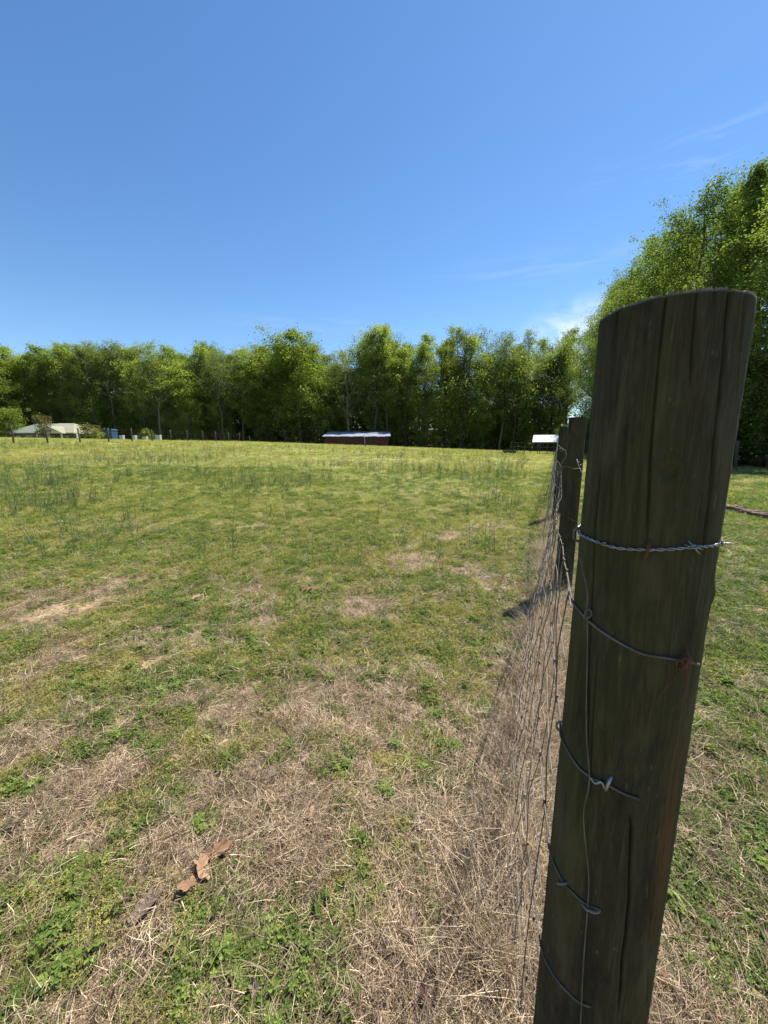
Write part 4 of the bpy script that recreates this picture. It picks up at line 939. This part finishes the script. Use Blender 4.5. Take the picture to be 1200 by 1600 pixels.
# green weeds near
x, y = sample(34000, .4, 9, .75); c = cover(x, y); x, y = keep(x, y, np.clip((c-.20)*1.35, 0, .75)*np.clip((vnoise(x, y, .07, 58)-.22)*3.5, .15, 1)); f_ = fbm(x, y, .35, 51)-.10*smooth((np.hypot(x, y)-2)/3)
d = np.hypot(x, y); right = fence_side(x, y) < -.1
k = (f_ > .50) | right; scatter('clover', 'clover', x[k], y[k], RNG.uniform(.4, .9, k.sum())*(1+.09*d[k]), 'low green clover and weeds in patches', 'weeds')
k = (f_ < .58); scatter('yellow_weed', 'yellow_weeds', x[k & ~right], y[k & ~right], RNG.uniform(.4, .95, (k & ~right).sum())*(1+.05*d[k & ~right]), 'fine yellow green weeds with tiny flowers', 'weeds')
x, y = sample(30000, 2.2, 16, .5); k = infield(x, y); x, y = x[k], y[k]; x, y = keep(x, y, np.clip((fbm(x, y, .28, 87, 3)-.45)*5, .03, 1)*np.clip(cover(x, y)*1.3, .1, 1)); d = np.hypot(x, y)
scatter('clover', 'clover', x, y, RNG.uniform(.35, .95, len(x))*(.7+.13*d), 'small dark green weed clumps dotted over the middle of the field', 'weeds')
x, y = sample(4200, .4, 6, .8); x, y = keep(x, y, np.clip((fbm(x, y, .22, 59, 2)-.45)*6, .05, 1)); d = np.hypot(x, y)
scatter('clover', 'clover', x, y, RNG.uniform(.3, .75, len(x))*(1+.06*d), 'small separate green weeds growing through the straw', 'weeds')
x, y = sample(12000, .4, 6, .8); c = cover(x, y); x, y = keep(x, y, np.clip((c-.35)*1.5, 0, 1)*np.clip((fbm(x, y, .14, 57)-.46)*6, .03, 1))
scatter('lobed_weed', 'lobed_weeds', x, y, RNG.uniform(.4, .95, len(x)), 'bright green lobed weed leaves in small clumps', 'weeds')
x, y = sample(9500, .6, 12, .6); c = cover(x, y); x, y = keep(x, y, np.clip((c-.2)*1.0, 0, .8)); d = np.hypot(x, y)
scatter('grass_tuft', 'grass', x, y, RNG.uniform(.35, .95, len(x))*(1+.05*d), 'short green grass tufts among the weeds', 'grass')
# mid and far field
x, y = sample(60000, 4, 75, .25); k = infield(x, y); x, y = x[k], y[k]; c = cover(x, y); x, y = keep(x, y, (.25+.75*c)*np.interp(np.hypot(x, y), [4, 9, 14], [.3, .65, 1])); d = np.hypot(x, y)
f_ = fbm(x, y, 4, 71)+.15*fbm(x, y, .8, 73); zsc = .55+.9*np.clip((f_-.5)*4, 0, 1.3)
scatter('far_tuft', 'grass', x, y, RNG.uniform(.45, 1.0, len(x))*np.clip(.6+.055*d, .6, 2.6), 'pasture grass spreading over the field to the brow', 'grass', None, .2, 0, np.clip(zsc*np.clip(9/d, .45, 1), .3, 1.5))
x, y = sample(38000, 2.2, 60, .3); k = infield(x, y); x, y = x[k], y[k]; f_ = fbm(x, y, 1.6, 75, 3); x, y = keep(x, y, np.clip((f_-.34+.16*smooth((-x-.5)/3)*(y < 14))*4, 0, 1)*np.clip(cover(x, y)*1.3, 0, 1)); d = np.hypot(x, y)
scatter('far_weed', 'yellow_weeds', x, y, RNG.uniform(.35, .75, len(x))*np.clip(.55+.06*d, .6, 2.4), 'yellow green weeds spreading across the field', 'weeds')
x, y = sample(26000, 2.6, 60, .3); k = infield(x, y); x, y = x[k], y[k]; f_ = fbm(x, y, 1.3, 79, 3); x, y = keep(x, y, np.clip((f_-.44)*5, 0, 1)*np.clip(cover(x, y)*1.2, 0, 1)); d = np.hypot(x, y)
scatter('green_far_weed', 'clover', x, y, RNG.uniform(.3, .7, len(x))*np.clip(.55+.05*d, .6, 2.2), 'darker green weed patches across the field', 'weeds')
x, y = sample(16000, 4.2, 40, .7); k = infield(x, y) & (fence_side(x, y) > .8); x, y = x[k], y[k]; x, y = keep(x, y, np.clip((fbm(x, y, 3.5, 81)-.42)*5, .04, 1)*smooth((y-3.8)/3)*(x < y*.35+.5)); d = np.hypot(x, y)
scatter('stalk', 'tall_stalks', x, y, RNG.uniform(.45, 1.1, len(x)), 'thin grey green weed stalks standing above the grass', 'weeds', None, .1)
x, y = sample(700, .6, 9, .6); x, y = keep(x, y, .3+.5*(1-cover(x, y)))
scatter('leaf_litter', 'leaf_litter', x, y, RNG.uniform(.4, 1.1, len(x)), 'small dry fallen leaves scattered over the ground', 'leaves', None, .5, .006)

# ------------------------------------------------------------------ larger fallen leaves, each a thing
LV = [(338, 1345, .062, 'dry_leaf', 1, .5, 'crumpled brown oak leaf, upper right of a group of three'), (318, 1368, .055, 'dry_leaf', 1, 2.2, 'folded brown oak leaf in the middle of a group of three'), (300, 1395, .05, 'dry_leaf', 1, 4.0, 'orange brown oak leaf, lowest of a group of three'),
      (228, 1432, .058, 'grey_leaf', 1, 1.2, 'grey brown curled leaf lower left of the brown oak leaves'), (487, 1281, .035, 'dry_leaf', 0, 1.4, 'pale tan oval leaf on straw in mid foreground'), (420, 1222, .04, 'grey_leaf', 1, .3, 'brown curled leaf above the pale tan oval leaf'),
      (762, 1345, .042, 'dry_leaf', 0, 1.6, 'pale flat leaf on bare soil beside the wire mesh'), (482, 926, .075, 'dry_leaf', 1, .2, 'pale oak leaf farther up the field'), (308, 938, .06, 'dry_leaf', 1, 1.0, 'small tan leaf on the green left of the pale oak leaf'),
      (640, 1082, .04, 'purple_leaf', 0, .8, 'purple brown leaf in the middle of the ground'), (665, 1572, .032, 'purple_leaf', 0, 2.0, 'dark purple leaf near the bottom edge'), (1030, 1552, .04, 'dry_leaf', 0, .7, 'orange brown leaf right of the big post base'),
      (495, 1525, .02, 'dry_leaf', 0, 1.1, 'tiny orange leaf among straw near the bottom edge'), (195, 1322, .03, 'dry_leaf', 1, 1.1, 'light tan leaf scrap left of the brown oak leaves'), (225, 1208, .03, 'purple_leaf', 1, 1.1, 'reddish leaf scrap in the left foreground'),
      (497, 1430, .045, 'weed', 0, 1.9, 'long green plantain leaf, upper of a pair'), (503, 1468, .035, 'weed', 0, 2.5, 'short green plantain leaf, lower of a pair'), (22, 1300, .07, 'grey_leaf', 0, .4, 'dark grey green broad leaf at the left edge'), (400, 1560, .03, 'grey_leaf', 1, 2.4, 'dark curled leaf at the bottom left of centre'),
      (812, 1005, .045, 'dry_leaf', 1, 2.4, 'tan leaf caught by the wire mesh foot'), (883, 1180, .03, 'dry_leaf', 1, .4, 'small leaf between the wire mesh and the big post')]
for px, py, sz, mt, lob, rz, lb in LV:
    gx_, gy_ = ground(px, py); me = bpy.data.meshes.new('fallen_leaf'); V, F_, T_ = leafshape(pr, bool(lob), sz*.85); me.from_pydata(V, [], F_); a = me.attributes.new('tint', 'FLOAT', 'POINT'); a.data.foreach_set('value', T_); me.materials.append(M[mt])
    sd = me; o = link('broad_leaf' if mt == 'weed' else 'fallen_leaf', me); o.location = (gx_, gy_, Hs(gx_, gy_)+.03); o.rotation_euler = (pr.normal(0, .22), pr.normal(0, .22), rz)
    so = o.modifiers.new('thickness', 'SOLIDIFY'); so.thickness = .0008
    tag(o, lb, 'leaf')

# raised line of brown soil in the grass at the right
q = MB(); pr2 = random.Random(8)
A0 = ground(1140, 797); B0 = ground(1215, 816)
for i in range(260):
    t = pr2.random()*1.3; x = A0[0]+(B0[0]-A0[0])*t+pr2.gauss(0, .05); y = A0[1]+(B0[1]-A0[1])*t+pr2.gauss(0, .05); s_ = pr2.uniform(.05, .14)
    q.box((x, y, Hs(x, y)+.035), (s_*1.4, s_, s_*.9), pr2.uniform(0, 3), pr2.random(), pr2.uniform(.4, .8))
M['clod'] = flat('clod', (.14, .085, .06), .95, 0, .4, 12)
tag(q.build('soil_ridge', M['clod']), 'ridge of brown soil clods crossing the grass right of the big post', 'soil', None, 'stuff')
